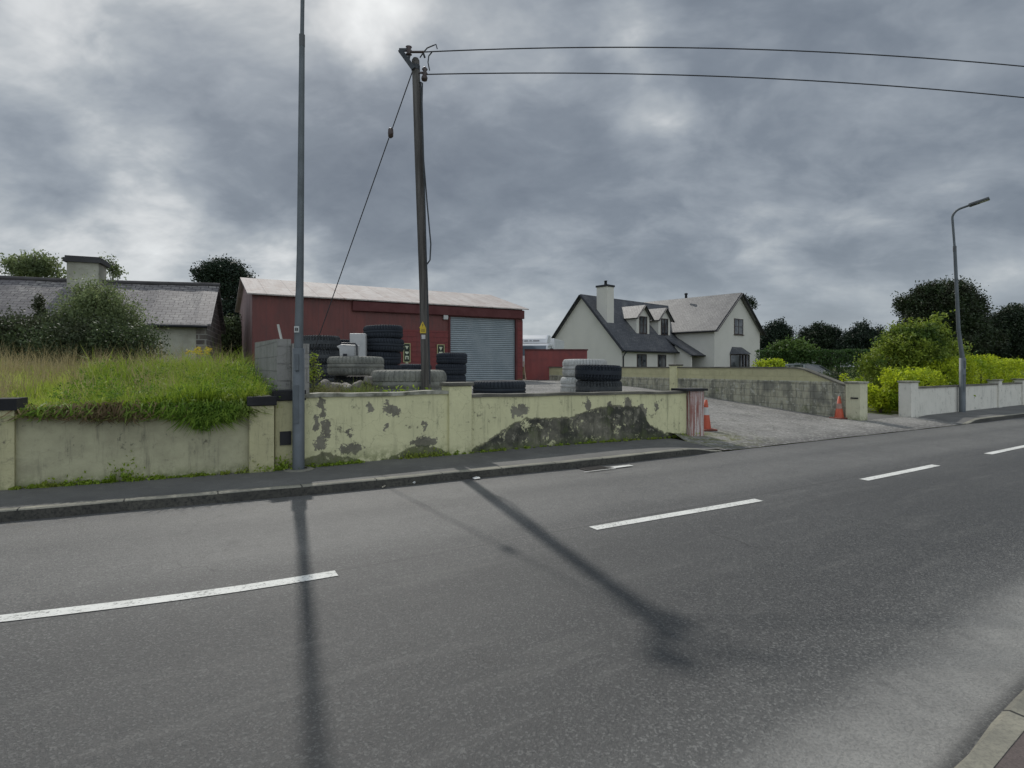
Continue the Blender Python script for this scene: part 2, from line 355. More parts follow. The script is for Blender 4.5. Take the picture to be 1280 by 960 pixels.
w1 = t.vm('SUBTRACT', t.noise(pl, 1.6, 2, .6, col=True), (.5,.5,.5))
plw = t.vm('ADD', pl, t.vm('SCALE', w1, sc=.26))
nA = t.noise(plw, .7, 3, .52); nB = t.noise(plw, 2.3, 5, .60); nC = t.noise(plw, 6.5, 4, .6)
cl = t.m('ADD', t.m('ADD', t.m('MULTIPLY', nA, .60), t.m('MULTIPLY', nB, .30)), t.m('MULTIPLY', nC, .10))
def blob(px, py, rad, amp, vec):
    d = Vector(((px-CX)/F, 1, (HY-py)/F)).normalized()
    return t.m('MULTIPLY', t.rng(t.vm('DISTANCE', vec, tuple(d)), rad, 0.), amp)
Dw = t.vm('ADD', D, t.vm('ADD', t.vm('SCALE', w1, sc=.16), t.vm('SCALE', t.vm('SUBTRACT', t.noise(D, 9, 3, .6, col=True), (.5,.5,.5)), sc=.10)))
for (px, py, rad, amp) in [(400,-140,.50,.05),(60,30,.17,.14),(455,15,.13,.16),(800,40,.11,.12),(815,150,.10,.12),(170,210,.14,.13),(60,320,.15,.17),(200,305,.13,.16),(340,330,.13,.15),
                           (1270,330,.15,.10),(960,340,.12,.06),(150,130,.22,-.11),(100,265,.13,-.10),(560,200,.30,-.05),(1080,60,.40,-.06),(1250,170,.2,-.05)]:
    cl = t.m('ADD', cl, blob(px, py, rad, amp, Dw))
cl = t.m('MULTIPLY_ADD', t.m('SUBTRACT', cl, .5), 1.4, .50)
cc = t.ramp(cl, [(.30, (.150,.178,.218)), (.43, (.212,.245,.288)), (.52, (.305,.342,.385)), (.60, (.425,.46,.49)), (.69, (.66,.68,.69)), (.80, (.88,.90,.90))])
hz = t.rng(dz, .22, .0, 0, .55); cc = t.mix(hz, cc, (.40,.45,.50))
bk = t.rng(dy, .35, -.75, 1., 2.7); cc = t.vm('SCALE', cc, sc=bk)  # unseen sky behind the camera boosted as added fill for walls facing it
sk = t.vm('SCALE', sky.outputs[0], sc=.075)
cc = t.mix(.92, sk, cc)
gr = t.rng(dz, 0., -.06); cc = t.mix(gr, cc, (.10,.11,.09))
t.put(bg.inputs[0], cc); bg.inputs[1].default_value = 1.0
S.view_settings.view_transform = 'Standard'; S.view_settings.look = 'None'; S.view_settings.gamma = 1; S.view_settings.exposure = 0
S.cycles.use_denoising = True; S.cycles.max_bounces = 4; S.cycles.use_adaptive_sampling = True; S.cycles.adaptive_threshold = .02; wd.cycles.sampling_method = 'MANUAL'; wd.cycles.sample_map_resolution = 512
# ================================================================== GROUND SHEETS
def sheet(name, tl, sl, zf, m, wrap=None, label=None, uvf=None):
    mb = MB(); nt_, ns_ = len(tl), len(sl); vs = []
    for a in tl:
        for b in sl:
            s_ = wrap(a, b) if wrap else b; x, y = xy(a, s_); vs.append((x, y, zf(a, s_, b)))
    fs = [(i*ns_+j, (i+1)*ns_+j, (i+1)*ns_+j+1, i*ns_+j+1) for i in range(nt_-1) for j in range(ns_-1)]
    uv = None if uvf is None else [[uvf(tl[k//ns_], sl[k % ns_]) for k in f] for f in fs]
    mb.add(vs, fs, uv, 0, True); o = mb.build(name, m); o['kind'] = 'structure'; return o
fine = list(np.arange(-24, 30.01, .4)); tl = [-900,-400,-200,-100,-60,-40,-30]+fine+[6.99,7.2,36,45,60,100,200,400,900]; tl = sorted(set(round(float(a),3) for a in tl))
sl = [-900,-300,-100,-40,-20,-12,-8,-6,-4,-2,.04,.1]+list(np.arange(.5,30,.6))+[32,36,40,50,60,90,140,250,500,1200]
sheet('ground', tl, sl, lambda a, s_, b: -.05 if b < .06 else height(a, s_)-.03, M['soil'], wrap=lambda a, b: b+ws(a))
rt = [-140,-100,-60,-45,-35,-28]+list(np.arange(-22,24.1,.5))+[28,34,42,60,100,160]
NR = 24
def road_s(a, b): return ks(a)*(1-b)+ns(a)*b
sheet('road', rt, list(np.linspace(0,1,NR)), lambda a, s_, b: .012*math.sin(math.pi*b), M['asphalt'], wrap=road_s, uvf=lambda a, b: (a, (ks(0)-ns(0))*b))
def ROADZ(a, s_): b = (s_-ks(a))/(ns(a)-ks(a)); return .012*math.sin(math.pi*min(1, max(0, b)))
# far kerb and footpath, left of the yard entrance, then right of the neighbour's entrance
def kerb_strip(name, ta, tb, line, side, h=.115, w=.13, drop0=False, drop1=False):
    n = int((tb-ta)/.3)+2; T = np.linspace(ta, tb, n); vs = []; 
    def hh(a):
        q = 1.
        if drop1: q = min(q, sst(tb, tb-1.0, a) if False else 1-sst(tb-.9, tb, a))
        if drop0: q = min(q, sst(ta, ta+.9, a))
        return .015+(h-.015)*q
    for a in T:
        b = line(a); z = hh(a); wob = .006*math.sin(a*5.1)+.004*math.sin(a*13)
        pr = [(b-side*.0+wob, -.03), (b+side*.012+wob, z-.012), (b+side*.03, z), (b+side*w, z), (b+side*w, -.03)]
        for s_, z_ in pr: x, y = xy(a, s_); vs.append((x, y, z_))
    mb = MB(); fs = []; mi = []
    for i in range(n-1):
        for k in range(4):
            f = (i*5+k, (i+1)*5+k, (i+1)*5+k+1, i*5+k+1); fs.append(f)
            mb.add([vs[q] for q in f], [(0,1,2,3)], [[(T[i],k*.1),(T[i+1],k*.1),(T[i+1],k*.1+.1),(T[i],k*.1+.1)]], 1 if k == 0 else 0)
    for i in (0, n-1): mb.add([vs[i*5+q] for q in range(5)], [(0,1,2,3,4)], None, 0)
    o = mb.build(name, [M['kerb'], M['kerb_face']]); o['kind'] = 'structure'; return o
kerb_strip('kerb', -60, -.35, ks, 1, drop1=True)
kerb_strip('kerb', 9.6, 60, ks, 1, drop0=True)
def kz(a): return .015+.1*min(1-sst(-1.25, -.35, a), 1)
fl = [-60,-40,-30,-24]+list(np.arange(-20,-.39,.4))+[-.35]
sheet('footpath', fl, [0,.25,.5,.75,1], lambda a, s_, b: (lambda z, q: z*(1-q)+(max(.006, height(a, min(s_, -.02)))+.003)*q)((kz(a)-.002)*(1-b)+.115*b+.004*math.sin(a*2.2+b*3), sst(-1.9,-.35,a)), M['footpath'], wrap=lambda a, b: (ks(a)+.13)*(1-b)+(ws(a)+.05)*b)
fl = [9.6]+list(np.arange(9.9,30,.5))+[36,45,60]
sheet('footpath', fl, [0,.25,.5,.75,1], lambda a, s_, b: (.013+.1*sst(9.6,10.5,a))*(1-b)+.12*b, M['footpath'], wrap=lambda a, b: (ks(a)+.13)*(1-b)+(ws(a)+.6)*b)
kerb_strip('kerb', -60, 60, ns, -1, h=.12, w=.105)
sheet('footpath', [-60,-30,-20,-15]+list(np.arange(-12,6,.5))+[8,12,20,30,60], [0,.5,1,1.5,2.2], lambda a, s_, b: .117, M['near_footpath'], wrap=lambda a, b: ns(a)-.105-b)
# driveway + yard surface
def dz_(a, s_, b): return height(a, s_)+.006*math.sin(a*3.1)*math.sin(s_*2.3)+.0
sheet('driveway', [-.35]+list(np.arange(-.1,9.61,.3)), [0,.2,.4,.6,.8,1], lambda a, s_, b: max(.006, dz_(a, s_, b)), M['apron'], wrap=lambda a, b: (ks(a)+.0)*(1-b)+(ws(a)+.14)*b)
sheet('yard_surface', list(np.arange(-7.65,6.9,.3))+[6.99], list(np.arange(.14,27,.35)), dz_, M['apron'], wrap=lambda a, b: b+ws(a))
sheet('entrance_path', [7.2,7.6,8,8.4,8.8,9.2,9.6], list(np.arange(.14,30,.6)), dz_, M['footpath'], wrap=lambda a, b: b+ws(a))
# centre line dashes (about 12 cm wide, about 2.4 m long)
def dash(ta, tb, w=.125):
    mb = MB(); T = np.linspace(ta, tb, 9); vs = []
    for a in T:
        for q in (-1, 1):
            s_ = cs(a)+q*w/2; x, y = xy(a, s_); vs.append((x, y, ROADZ(a, s_)+.005))
    mb.add(vs, [(2*i, 2*i+2, 2*i+3, 2*i+1) for i in range(8)]); o = mb.build('road_marking', M['line']); o['kind'] = 'structure'; return o
tA = ts(*W(420,718)[:2])[0]; tB = ts(*W(740,662)[:2])[0]; tC = ts(*W(955,628)[:2])[0]; tD = ts(*W(1078,601)[:2])[0]; tE = ts(*W(1173,583)[:2])[0]; tF = ts(*W(1230,568)[:2])[0]
dash(tA-2.75, tA); dash(tB, tC); dash(tD, tE); dash(tF, tF+2.4)
for k in range(1, 6): dash(tF+4.7*k, tF+4.7*k+2.4)
for k in range(1, 5): dash(tA-2.75-5*k, tA-5*k)
# gully with its painted bracket
g0 = ts(*W(738,585)[:2]); mb = MB()
gx, gy = xy(g0[0], ks(g0[0])-.19)
gt = tag(thing('storm_drain', 'dark iron drain grate in the gutter beside the far kerb', 'drain', (gx, gy, .004), R(30)))
f = MB()
for (a, b, c, d) in ((-.22,.22,-.17,-.14),(-.22,.22,.14,.17),(-.22,-.19,-.14,.14),(.19,.22,-.14,.14)): f.box(a, b, c, d, 0, .012)
f.build('frame', worn('drain_iron', (.05,.045,.04)), gt); f = MB()
for k in range(8): f.box(-.17+k*.045, -.15+k*.045, -.14, .14, 0, .010)
f.build('grate', bpy.data.materials['drain_iron'], gt); MB().box(-.2,.2,-.15,.15,-.0,.003).build('sump', mat('sump_dark', col=(.008,.008,.008)), gt)
mb = MB()
def mark(a0, a1, b0, b1):
    vs = [xy(a, ks(g0[0])-b) for a, b in ((a0,b0),(a1,b0),(a1,b1),(a0,b1))]; mb.add([(x, y, .018) for x, y in vs], [(3,2,1,0)])
mark(g0[0]-.34, g0[0]+.27, .375, .40); mark(g0[0]+.27, g0[0]+.66, .25, .36)
o = mb.build('road_marking', M['line']); o['kind'] = 'structure'
# ================================================================== BOUNDARY WALLS
def line(ta, tb, off=0., n=30): return [xy(a, ws(a)+off) for a in np.linspace(ta, tb, n)]
def tpx(px, off=0.):                    # t on the wall line seen at a photo column
    k = (px-CX)/F; lo, hi = -30., 9.
    for _ in range(50):
        mid = (lo+hi)/2; x, y = xy(mid, ws(mid)+off)
        if x-k*y < 0: lo = mid
        else: hi = mid
    return lo
YEL = (.62,.595,.36); YEL2 = (.53,.51,.31); REN = (.23,.215,.165)
cap_m = worn('coping_dark', (.085,.08,.065), var=.5, dirt=(.20,.19,.15), bump=.008, bsc=30)
capl_m = worn('coping_pale', (.34,.33,.27), var=.6, dirt=(.10,.10,.07), sc=5, bump=.008, bsc=30)
black_cap = worn('pillar_cap_black', (.018,.018,.020), bump=.004)
# left retaining wall
tl0, tl1 = tpx(20), tpx(311)
retm = mat('retaining_render', wall_fn((.43,.41,.27), (.15,.14,.11), low=.22, streak=.62, cracks=.12, paint2=(.26,.245,.165)), rough=.95, spec=.2)
yel_p = mat('yellow_pillar_paint', wall_fn((.47,.44,.26), REN, low=.22, streak=.3, cracks=.2, paint2=(.40,.37,.22), blocks=None), rough=.9, spec=.2)
wl = thing('retaining_wall', 'dull cream rendered retaining wall holding up the overgrown grass', 'wall', (*xy(tl1, ws(tl1)), 0))
def wbuild(mb, name, m, parent):
    o = mb.build(name, m); o.parent = parent; o.matrix_parent_inverse = Matrix.Translation(parent.location).inverted(); return o
def ztop_l(u): return 1.0+.012*math.sin(u*3.3)+.01*math.sin(u*9)
wbuild(strip(MB(), line(tl0-.05, tl1+.02), .22, .02, ztop_l), 'wall_panel', retm, wl)
wbuild(strip(MB(), line(-24, tpx(-8)+.02, n=40), .22, .02, 1.0), 'wall_panel', retm, wl)
for ta, w, zt in ((tpx(-8), None, 1.07),):
    mb = MB(); p = xy(ta, ws(ta)-.0); d = dirn(xy(ta, ws(ta)), xy(tl0, ws(tl0))); wbuild((pillar(mb, p, d, tl0-ta, .32, .02, zt, .05), mb)[1], 'pillar', yel_p, wl)
    mb = MB(); p2 = (p[0]-d.x*.03, p[1]-d.y*.03); pillar(mb, p2, d, tl0-ta+.06, .38, zt, zt+.14, .08); wbuild(mb, 'pillar_cap', black_cap, wl)
# yellow pillar pair by the lamp, then yellow wall with pillars
wy = thing('yard_wall', 'yellow painted yard wall with peeling damp patches along the footpath', 'wall', (*xy(tpx(560), ws(tpx(560))), 0))
t310, t344, t366, t384 = tpx(311), tpx(344), tpx(366), tpx(380)
def pil(ta, tb, z1, dep, off, m, name='pillar', par=wy, cap=None, ch=.1, ov=.03, z0=.02, capm=None):
    a, b = xy(ta, ws(ta)), xy(tb, ws(tb)); d = dirn(a, b); ln = math.hypot(b[0]-a[0], b[1]-a[1])
    mb = MB(); pillar(mb, a, d, ln, dep, z0, z1, off); bv(wbuild(mb, name, m, par), .012)
    if cap:
        mb = MB(); pillar(mb, (a[0]-d.x*ov, a[1]-d.y*ov), d, ln+2*ov, dep+2*ov, z1, z1+ch, off+ov); bv(wbuild(mb, name+'_cap', capm or black_cap, par), .012)
def bv(o, w=.01, seg=2):
    b = o.modifiers.new('bevel', 'BEVEL'); b.width = w; b.segments = seg; b.limit_method = 'ANGLE'; return o
pil(t310, t344-.02, Z(507,7.9), .36, .10, yel_p, cap=True, ch=.13)
a_ = pil(t344, t384, Z(501,8.1), .28, -.02, yel_p, cap=True, ch=.15)
mb = MB(); a = xy(tpx(350), ws(tpx(350))); d = dirn(xy(t344, ws(t344)), xy(t384, ws(t384)))
pillar(mb, (a[0], a[1]), d, .15, .05, Z(556,8.15), Z(539,8.15), -.0); wbuild(mb, 'letter_slot', mat('slot_black', col=(.01,.01,.012), rough=.6), wy)
pA = line(tpx(379), tpx(560)); LA = flat_path(pA)[-1]
def uA(px): return u_at(pA, px)
def blA(lst, poly, f=1.):
    o = []
    for px, py, rx, ry in lst:
        u = u_at(poly, px); L = flat_path(poly); Yd = np.interp(u, L, [q[1] for q in poly]); o.append((u, Z(py, Yd)-.03, rx*Yd/F*1.1, ry*Yd/F*1.15))
    return o
wA = mat('yellow_paint_near', wall_fn(YEL, REN, blobs=blA([(462,510,4,7),(484,508,3,8),(492,513,9,5),(483,532,4,3),(531,531,3,6),(402,508,4,12),(395,528,4,10),(408,535,5,12),(400,553,6,8),(438,560,15,5),(531,552,16,6),(436,541,2,5)], pA), low=.3, streak=.3, cracks=.3,
        curve=[(0,.15),(.12,.25),(.25,.16),(.45,.06),(.6,.12),(.75,.24),(.9,.2),(1,.1)], umax=LA, damp=(.16,.155,.09), paint2=YEL2), rough=.9, spec=.2)
zA = lambda u: 1.135+.008*math.sin(u*4)
wbuild(strip(MB(), pA, .2, .02, zA), 'wall_panel', wA, wy)
wbuild(strip(MB(), pA, .2, lambda u: zA(u), lambda u: zA(u)+.055+.006*math.sin(u*7), ext=.03), 'coping', capl_m, wy)
tP = tpx(560); tQ = tpx(588)
yp2 = mat('yellow_pillar_bright', wall_fn(YEL, REN, low=.25, streak=.25, cracks=.25, paint2=YEL2), rough=.9, spec=.2)
pil(tP, tQ, Z(482,9.7), .34, .06, yp2, cap=True, ch=.06, capm=cap_m)
pB = line(tQ, tpx(858)); LB = flat_path(pB)[-1]
wB = mat('yellow_paint_damp', wall_fn(YEL, REN, blobs=blA([(652,512,9,7),(642,515,3,8),(762,512,5,9),(785,508,6,10),(800,515,10,8),(735,505,4,8),(820,508,4,6)], pB), low=.22, streak=.55, cracks=.25,
        curve=[(0,.12),(.06,.20),(.17,.46),(.22,.52),(.42,.50),(.50,.60),(.60,.66),(.70,.64),(.76,.62),(.80,.32),(.88,.16),(1,.12)], umax=LB, damp=(.055,.055,.045), paint2=YEL2), rough=.9, spec=.2)
zB = lambda u: 1.065-.008*u+.006*math.sin(u*4)
wbuild(strip(MB(), pB, .2, .02, zB), 'wall_panel', wB, wy)
wbuild(strip(MB(), pB, .2, lambda u: zB(u), lambda u: zB(u)+.05+.005*math.sin(u*7), ext=.03), 'coping', cap_m, wy)
def pinkf(t):
    P = t.geo('Position'); uv = t.tc('UV'); u, v, _ = t.sep(uv)
    st = t.noise(t.comb(t.m('MULTIPLY', u, 26), t.m('MULTIPLY', v, 1.0), 0.), 1., 3, .6); n = t.noise(P, 30, 5, .75)
    c = t.mix(t.rng(st, .40, .62), (.52,.47,.44), (.24,.085,.065)); c = t.mix(t.m('MULTIPLY', t.rng(n, .52, .64), .8), c, (.30,.12,.09)); return dict(col=c, bump=n, dist=.01)
pinkm = mat('striped_flaking_paint', pinkf, rough=.9)
tR, tS = tpx(858), tpx(875)
wp = thing('gate_pillar', 'flaking red and white striped gate pillar at the end of the yellow wall', 'pillar', (*xy(tR, ws(tR)), 0))
pil(tR+.02, tS+.02, Z(489,11.8), .36, .10, pinkm, name='shaft', par=wp)
a, b = xy(tR, ws(tR)), xy(tS, ws(tS)); d = dirn(a, b)
mb = MB(); pillar(mb, (a[0]-d.x*.14, a[1]-d.y*.14), d, .28+.34, .46, Z(489,11.8), Z(489,11.8)+.05, .15); wbuild(mb, 'cap', black_cap, wp)
# back wall up the side of the drive
mossw = mat('drive_wall_render', wall_fn((.48,.45,.27), (.22,.21,.17), low=.12, streak=.35, cracks=.3,
        curve=[(0,.62),(.2,.70),(.4,.72),(.7,.72),(1,.66)], umax=12., damp=(.11,.11,.085), paint2=(.42,.39,.25), blocks=(.44,.22)), rough=.95, spec=.2)
def gb(u): return height(6.9, .4+u)-.05
def gtp(u): return float(np.interp(u, [0,1.35,1.6,30], [1.02,1.52,1.54,1.54]))
bw = thing('driveway_wall', 'yellow wall with mossy grey base climbing beside the concrete driveway', 'wall', (*xy(7.0, .6), 0))
# front face of this wall looks to the left (-t): run it from far to near so the thickness goes right
pw = [xy(7.0, .60+q) for q in np.linspace(26, .1, 40)]
LW = flat_path(pw)[-1]
mb = MB(); strip(mb, pw, .2, lambda u: 0.0 if (LW-u) < 2 else gb(LW-u)-.1, lambda u: gtp(LW-u)); 
def bwf(t):
    uv = t.tc('UV'); P = t.geo('Position'); n1 = t.noise(P, 1.6, 6, .65); n2 = t.noise(P, 8, 5, .7); v = t.sep(P)[2]
    pt = t.mix(t.rng(n1, .3, .7), (.50,.47,.28), (.40,.375,.23))
    s2 = t.vm('DOT_PRODUCT', t.vm('SUBTRACT', P, (P0[0], P0[1], 0)), (V[0], V[1], 0)); 
    st = t.noise(t.comb(t.m('MULTIPLY', s2, 5), t.m('MULTIPLY', v, .8), 0.), 1., 5, .7)
    g = t.mix(t.rng(st, .38, .62), (.42,.40,.30), (.20,.195,.155)); g = t.mix(t.rng(n2, .53, .62), g, (.42,.41,.34)); g = t.mix(t.rng(n1, .55, .7), g, (.12,.135,.06))
    g = t.mix(t.rng(t.noise(P, 1.1, 3, .6), .5, .62, 0, .65), g, (.13,.13,.115))
    k = t.rng(t.m('ADD', v, t.m('MULTIPLY_ADD', n2, .12, -.06)), 1.16, 1.13); c = t.mix(k, pt, g)
    c = t.mix(t.m('MULTIPLY', t.rng(t.m('ABSOLUTE', t.m('SUBTRACT', v, 1.15)), .03, .0), t.rng(n2, .4, .6)), c, (.46,.45,.38))
    br = t.brick(t.comb(s2, v, 0.), .44, .215, .012); c = t.mix(t.m('MULTIPLY', t.m('MULTIPLY', br[1], k), .3), c, (.07,.07,.055))
    return dict(col=c, bump=t.m('SUBTRACT', n2, t.m('MULTIPLY', br[1], .6)), dist=.015)
bwm = mat('mossy_block_wall', bwf, rough=.95, spec=.2)
wbuild(mb, 'wall_panel', bwm, bw)
wbuild(strip(MB(), pw, .2, lambda u: gtp(LW-u), lambda u: gtp(LW-u)+.045, ext=.03), 'coping', cap_m, bw)
def pblock(par, s0, t0, t1, dep, z0, z1, m, cm, ch=.06, capname='pillar_cap'):
    ax, ay = xy(t0, s0); mb = MB(); pillar(mb, (ax, ay), U, t1-t0, dep, z0, z1, 0); bv(wbuild(mb, 'pillar', m, par), .012)
    ax, ay = xy(t0-.03, s0-.03); mb = MB(); pillar(mb, (ax, ay), U, t1-t0+.06, dep+.06, z1, z1+ch, 0); bv(wbuild(mb, capname, cm, par), .015)
pblock(bw, 7.0, 6.94, 7.26, .36, .4, 1.62, yp2, cap_m)
crm = mat('cream_pillar_paint', wall_fn((.56,.54,.38), REN, low=.25, streak=.2, cracks=.2, paint2=(.50,.48,.34)), rough=.9, spec=.2)
pblock(bw, .30, 6.93, 7.30, .40, .0, 1.12, crm, capl_m)
mb = MB(); ax, ay = xy(6.92, .45); mb.obox((ax, ay, .72), U, V, (0,0,1), .01, .1, .02); wbuild(mb, 'letter_slot', bpy.data.materials['slot_black'], bw)
# grey block wall between grass and yard
blk = mat('block_wall', wall_fn((.30,.29,.27), (.22,.21,.19), low=.3, streak=.35, cracks=.3, paint2=(.22,.215,.20), blocks=(.45,.225)), rough=.95, spec=.2)
sw = thing('block_wall', 'tall bare concrete block wall dividing grass from the tyre yard', 'wall', (*xy(-7.8, .9), 0))
pq = [xy(-7.87, q) for q in np.linspace(4.3, .95, 16)]; Lq = flat_path(pq)[-1]
wbuild(strip(MB(), pq, .2, .85, lambda u: 2.02+.02*(Lq-u)), 'wall_panel', blk, sw)
mb = MB(); ax, ay = xy(-7.665, .82); pillar(mb, (ax, ay), U, .24, .2, .85, 1.95, 0); wbuild(mb, 'end_panel', blk, sw)
st_ = tag(MB().beam((X(352,9.6), 9.6, 2.05), (X(347.5,9.6), 9.6, 2.32), .035, .03).build('wooden_stake', worn('stake_white', (.5,.5,.46))), 'short pale stake sticking up from the concrete block wall', 'stake')
# white wall on the right
whm = mat('white_wall_paint', wall_fn((.66,.635,.56), (.34,.33,.30), low=.12, streak=.15, cracks=.0, paint2=(.58,.56,.49), moss=(.20,.21,.14)), rough=.85, spec=.25)
ww = thing('garden_wall', 'low white garden wall with piers under the yellow hedge', 'wall', (*W(1151,520,.12)[:2], 0))
wa, wb_ = W(1140,520.5,.12), (19.7+3.76*.8,21.6+2.45*.8)
dW = dirn((12.0,16.65), (19.7,21.6)); pl_ = [(12.0+dW.x*q, 16.65+dW.y*q) for q in np.linspace(0, 16, 30)]
wbuild(strip(MB(), pl_, .2, .0, .94), 'wall_panel', whm, ww)
wbuild(strip(MB(), pl_, .2, .94, .985, ext=.03), 'coping', cap_m, ww)
for q, w, h in ((-.42,.46,1.12),(6.5,.3,1.08),(9.0,.3,1.08),(11.5,.3,1.08)):
    mb = MB(); pillar(mb, (12.0+dW.x*q, 16.65+dW.y*q), dW, w, .34, 0, h, .06); bv(wbuild(mb, 'pier', whm, ww), .01)
    mb = MB(); pillar(mb, (12.0+dW.x*(q-.03), 16.65+dW.y*(q-.03)), dW, w+.06, .40, h, h+.05, .09); bv(wbuild(mb, 'pier_cap', capl_m, ww), .012)

# ================================================================== BUILDINGS
slate = lambda name, a, b, c: mat(name, slate_fn(a, b, c), rough=.55, spec=.4)
def slate_fn(a, b, lich):
    def fn(t):
        uv = t.tc('UV'); P = t.tc('Object'); br = t.brick(uv, .30, .20, .012); n = t.noise(P, .7, 5, .6); g = t.noise(P, 6, 4, .7)
        c = t.mix(t.sep(br[0])[0], a, b); c = t.mix(t.m('MULTIPLY', t.rng(n, .42, .65), t.rng(g, .4, .62)), c, lich); c = t.mix(br[1], c, tuple(x*.3 for x in a))
        return dict(col=c, bump=t.m('SUBTRACT', t.m('MULTIPLY', t.sep(br[0])[0], .5), br[1]), dist=.02)
    return fn
sl_d = slate('slate_dark', (.055,.058,.068), (.085,.088,.098), (.15,.15,.15))
sl_o = slate('slate_old', (.095,.088,.092), (.15,.14,.142), (.26,.245,.23))
sl_p = slate('slate_weathered', (.115,.113,.112), (.17,.166,.163), (.24,.235,.22))
hw = worn('house_render', (.63,.605,.545), var=.12, sc=.6, dirt=(.42,.41,.37), bsc=25, bump=.004)
black_t = worn('black_trim', (.02,.021,.026), rough=.5, bump=.001)
brown_f = worn('brown_frame', (.055,.035,.028), rough=.5, bump=.001)
def glass_fn(t):
    n = t.noise(t.tc('Object'), 1.3, 2); return dict(col=t.mix(t.rng(n, .4, .6), (.02,.024,.03), (.10,.105,.11)))
glass = mat('window_glass', glass_fn, rough=.08, spec=.8)
H = thing('house', 'white rendered dormer house with dark slate roof and tall front gable', 'house', (9.6,49,.72), R(42.5))
EZ, RZ, MY = 2.63, 7.5, 9.0
mb = MB(); mb.prism([(0,0,-.6),(0,MY,-.6),(0,MY,EZ),(0,MY/2,RZ-.12),(0,0,EZ)], (14.6,0,0)); mb.build('wall', hw, H)
WX0, WX1, WY, WE, WR = 10.7, 20.7, -3.0, 4.55, 8.3
WM = (WX0+WX1)/2
mb = MB(); mb.prism([(WX0,WY,-.6),(WX1,WY,-.6),(WX1,WY,WE),(WM,WY,WR-.12),(WX0,WY,WE)], (0,12,0)); mb.build('gable_wing_wall', hw, H)
def slab(mb, a, b, c, d, th=.14):            # roof slab with top corners a,b,c,d
    a, b, c, d = map(Vector, (a, b, c, d)); n = (b-a).cross(d-a).normalized()
    if n.z < 0: n = -n
    mb.prism([a, b, c, d], -n*th); return mb
sl = (RZ-EZ)/(MY/2); ov = .4
mb = MB(); slab(mb, (-.25,-ov,EZ-ov*sl+.12), (14.65,-ov,EZ-ov*sl+.12), (14.65,MY/2,RZ+.12), (-.25,MY/2,RZ+.12)); slab(mb, (-.25,MY+ov,EZ-ov*sl+.12), (14.65,MY+ov,EZ-ov*sl+.12), (14.65,MY/2,RZ+.12), (-.25,MY/2,RZ+.12))
roof = mb.build('roof', sl_d, H)
s2 = (WR-WE)/((WX1-WX0)/2)
mb = MB(); slab(mb, (WX0-ov,WY-.35,WE-ov*s2+.12), (WX0-ov,8.8,WE-ov*s2+.12), (WM,8.8,WR+.12), (WM,WY-.35,WR+.12)); slab(mb, (WX1+ov,WY-.35,WE-ov*s2+.12), (WX1+ov,8.8,WE-ov*s2+.12), (WM,8.8,WR+.12), (WM,WY-.35,WR+.12))
mb.build('gable_wing_roof', sl_p, H)
mb = MB()
for q in (-1, 1):
    y0 = MY/2+q*(MY/2+ov); mb.beam((-.28, y0, EZ-ov*sl-.02), (-.28, MY/2, RZ+.02), .08, .32, up=(1,0,0))
mb.build('bargeboard', black_t, H)
mb = MB()
for x0 in (WX0-ov, WX1+ov): mb.beam((x0, WY-.38, WE-ov*s2-.02), (WM, WY-.38, WR+.02), .08, .34, up=(0,1,0))
mb.build('bargeboard', black_t, H)
mb = MB(); mb.tube([(-.25,-ov-.08,EZ-ov*sl+.02),(10.2,-ov-.08,EZ-ov*sl+.02)], .08, 8); mb.build('gutter', black_t, H)
mb = MB(); mb.tube([(.15,-ov-.05,EZ-ov*sl),(.15,-.2,EZ-ov*sl-.25),(.15,-.07,EZ-.9),(.15,-.07,-.5)], .055, 8); mb.build('downpipe', black_t, H)
mb = MB(); mb.tube([(WX0-ov-.06,WY-.35,WE-ov*s2+.02),(WX0-ov-.06,1.9,WE-ov*s2+.02)], .08, 8); mb.build('gutter', black_t, H)
def window(par, x0, x1, z0, z1, y, nx=2, nz=1, name='window', fm=None, depth=.05, sill=True, axis='y', gm=None):
    fm = fm or brown_f; mb = MB(); w = .07
    def bx(a, b, c, d, y0, y1):
        if axis == 'y': mb.box(a, b, y0, y1, c, d)
        else: mb.box(y0, y1, a, b, c, d)
    bx(x0, x1, z0, z0+w, y-depth, y+.06); bx(x0, x1, z1-w, z1, y-depth, y+.06)
    bx(x0, x0+w, z0+w, z1-w, y-depth, y+.06); bx(x1-w, x1, z0+w, z1-w, y-depth, y+.06)
    for k in range(1, nx): xx = x0+(x1-x0)*k/nx; bx(xx-.035, xx+.035, z0+w, z1-w, y-depth+.005, y+.05)
    for k in range(1, nz): zz = z0+(z1-z0)*k/nz; bx(x0+w, x1-w, zz-.02, zz+.02, y-depth+.012, y+.04)
    f = mb.build(name, fm, par); mb = MB(); bx(x0+w-.01, x1-w+.01, z0+w-.01, z1-w+.01, y-.02, y+.01); g = mb.build('pane', gm or glass, f)
    if sill: mb = MB(); bx(x0-.08, x1+.08, z0-.09, z0-.003, y-depth-.06, y+.02); mb.build('sill', fm, f)
    return f
window(H, 2.25, 3.75, .55, 2.0, 0, nx=2); window(H, 5.6, 7.0, .55, 2.0, 0, nx=2)
window(H, WM-.95, WM+1.0, 4.15, 5.75, WY, nx=2, nz=2)
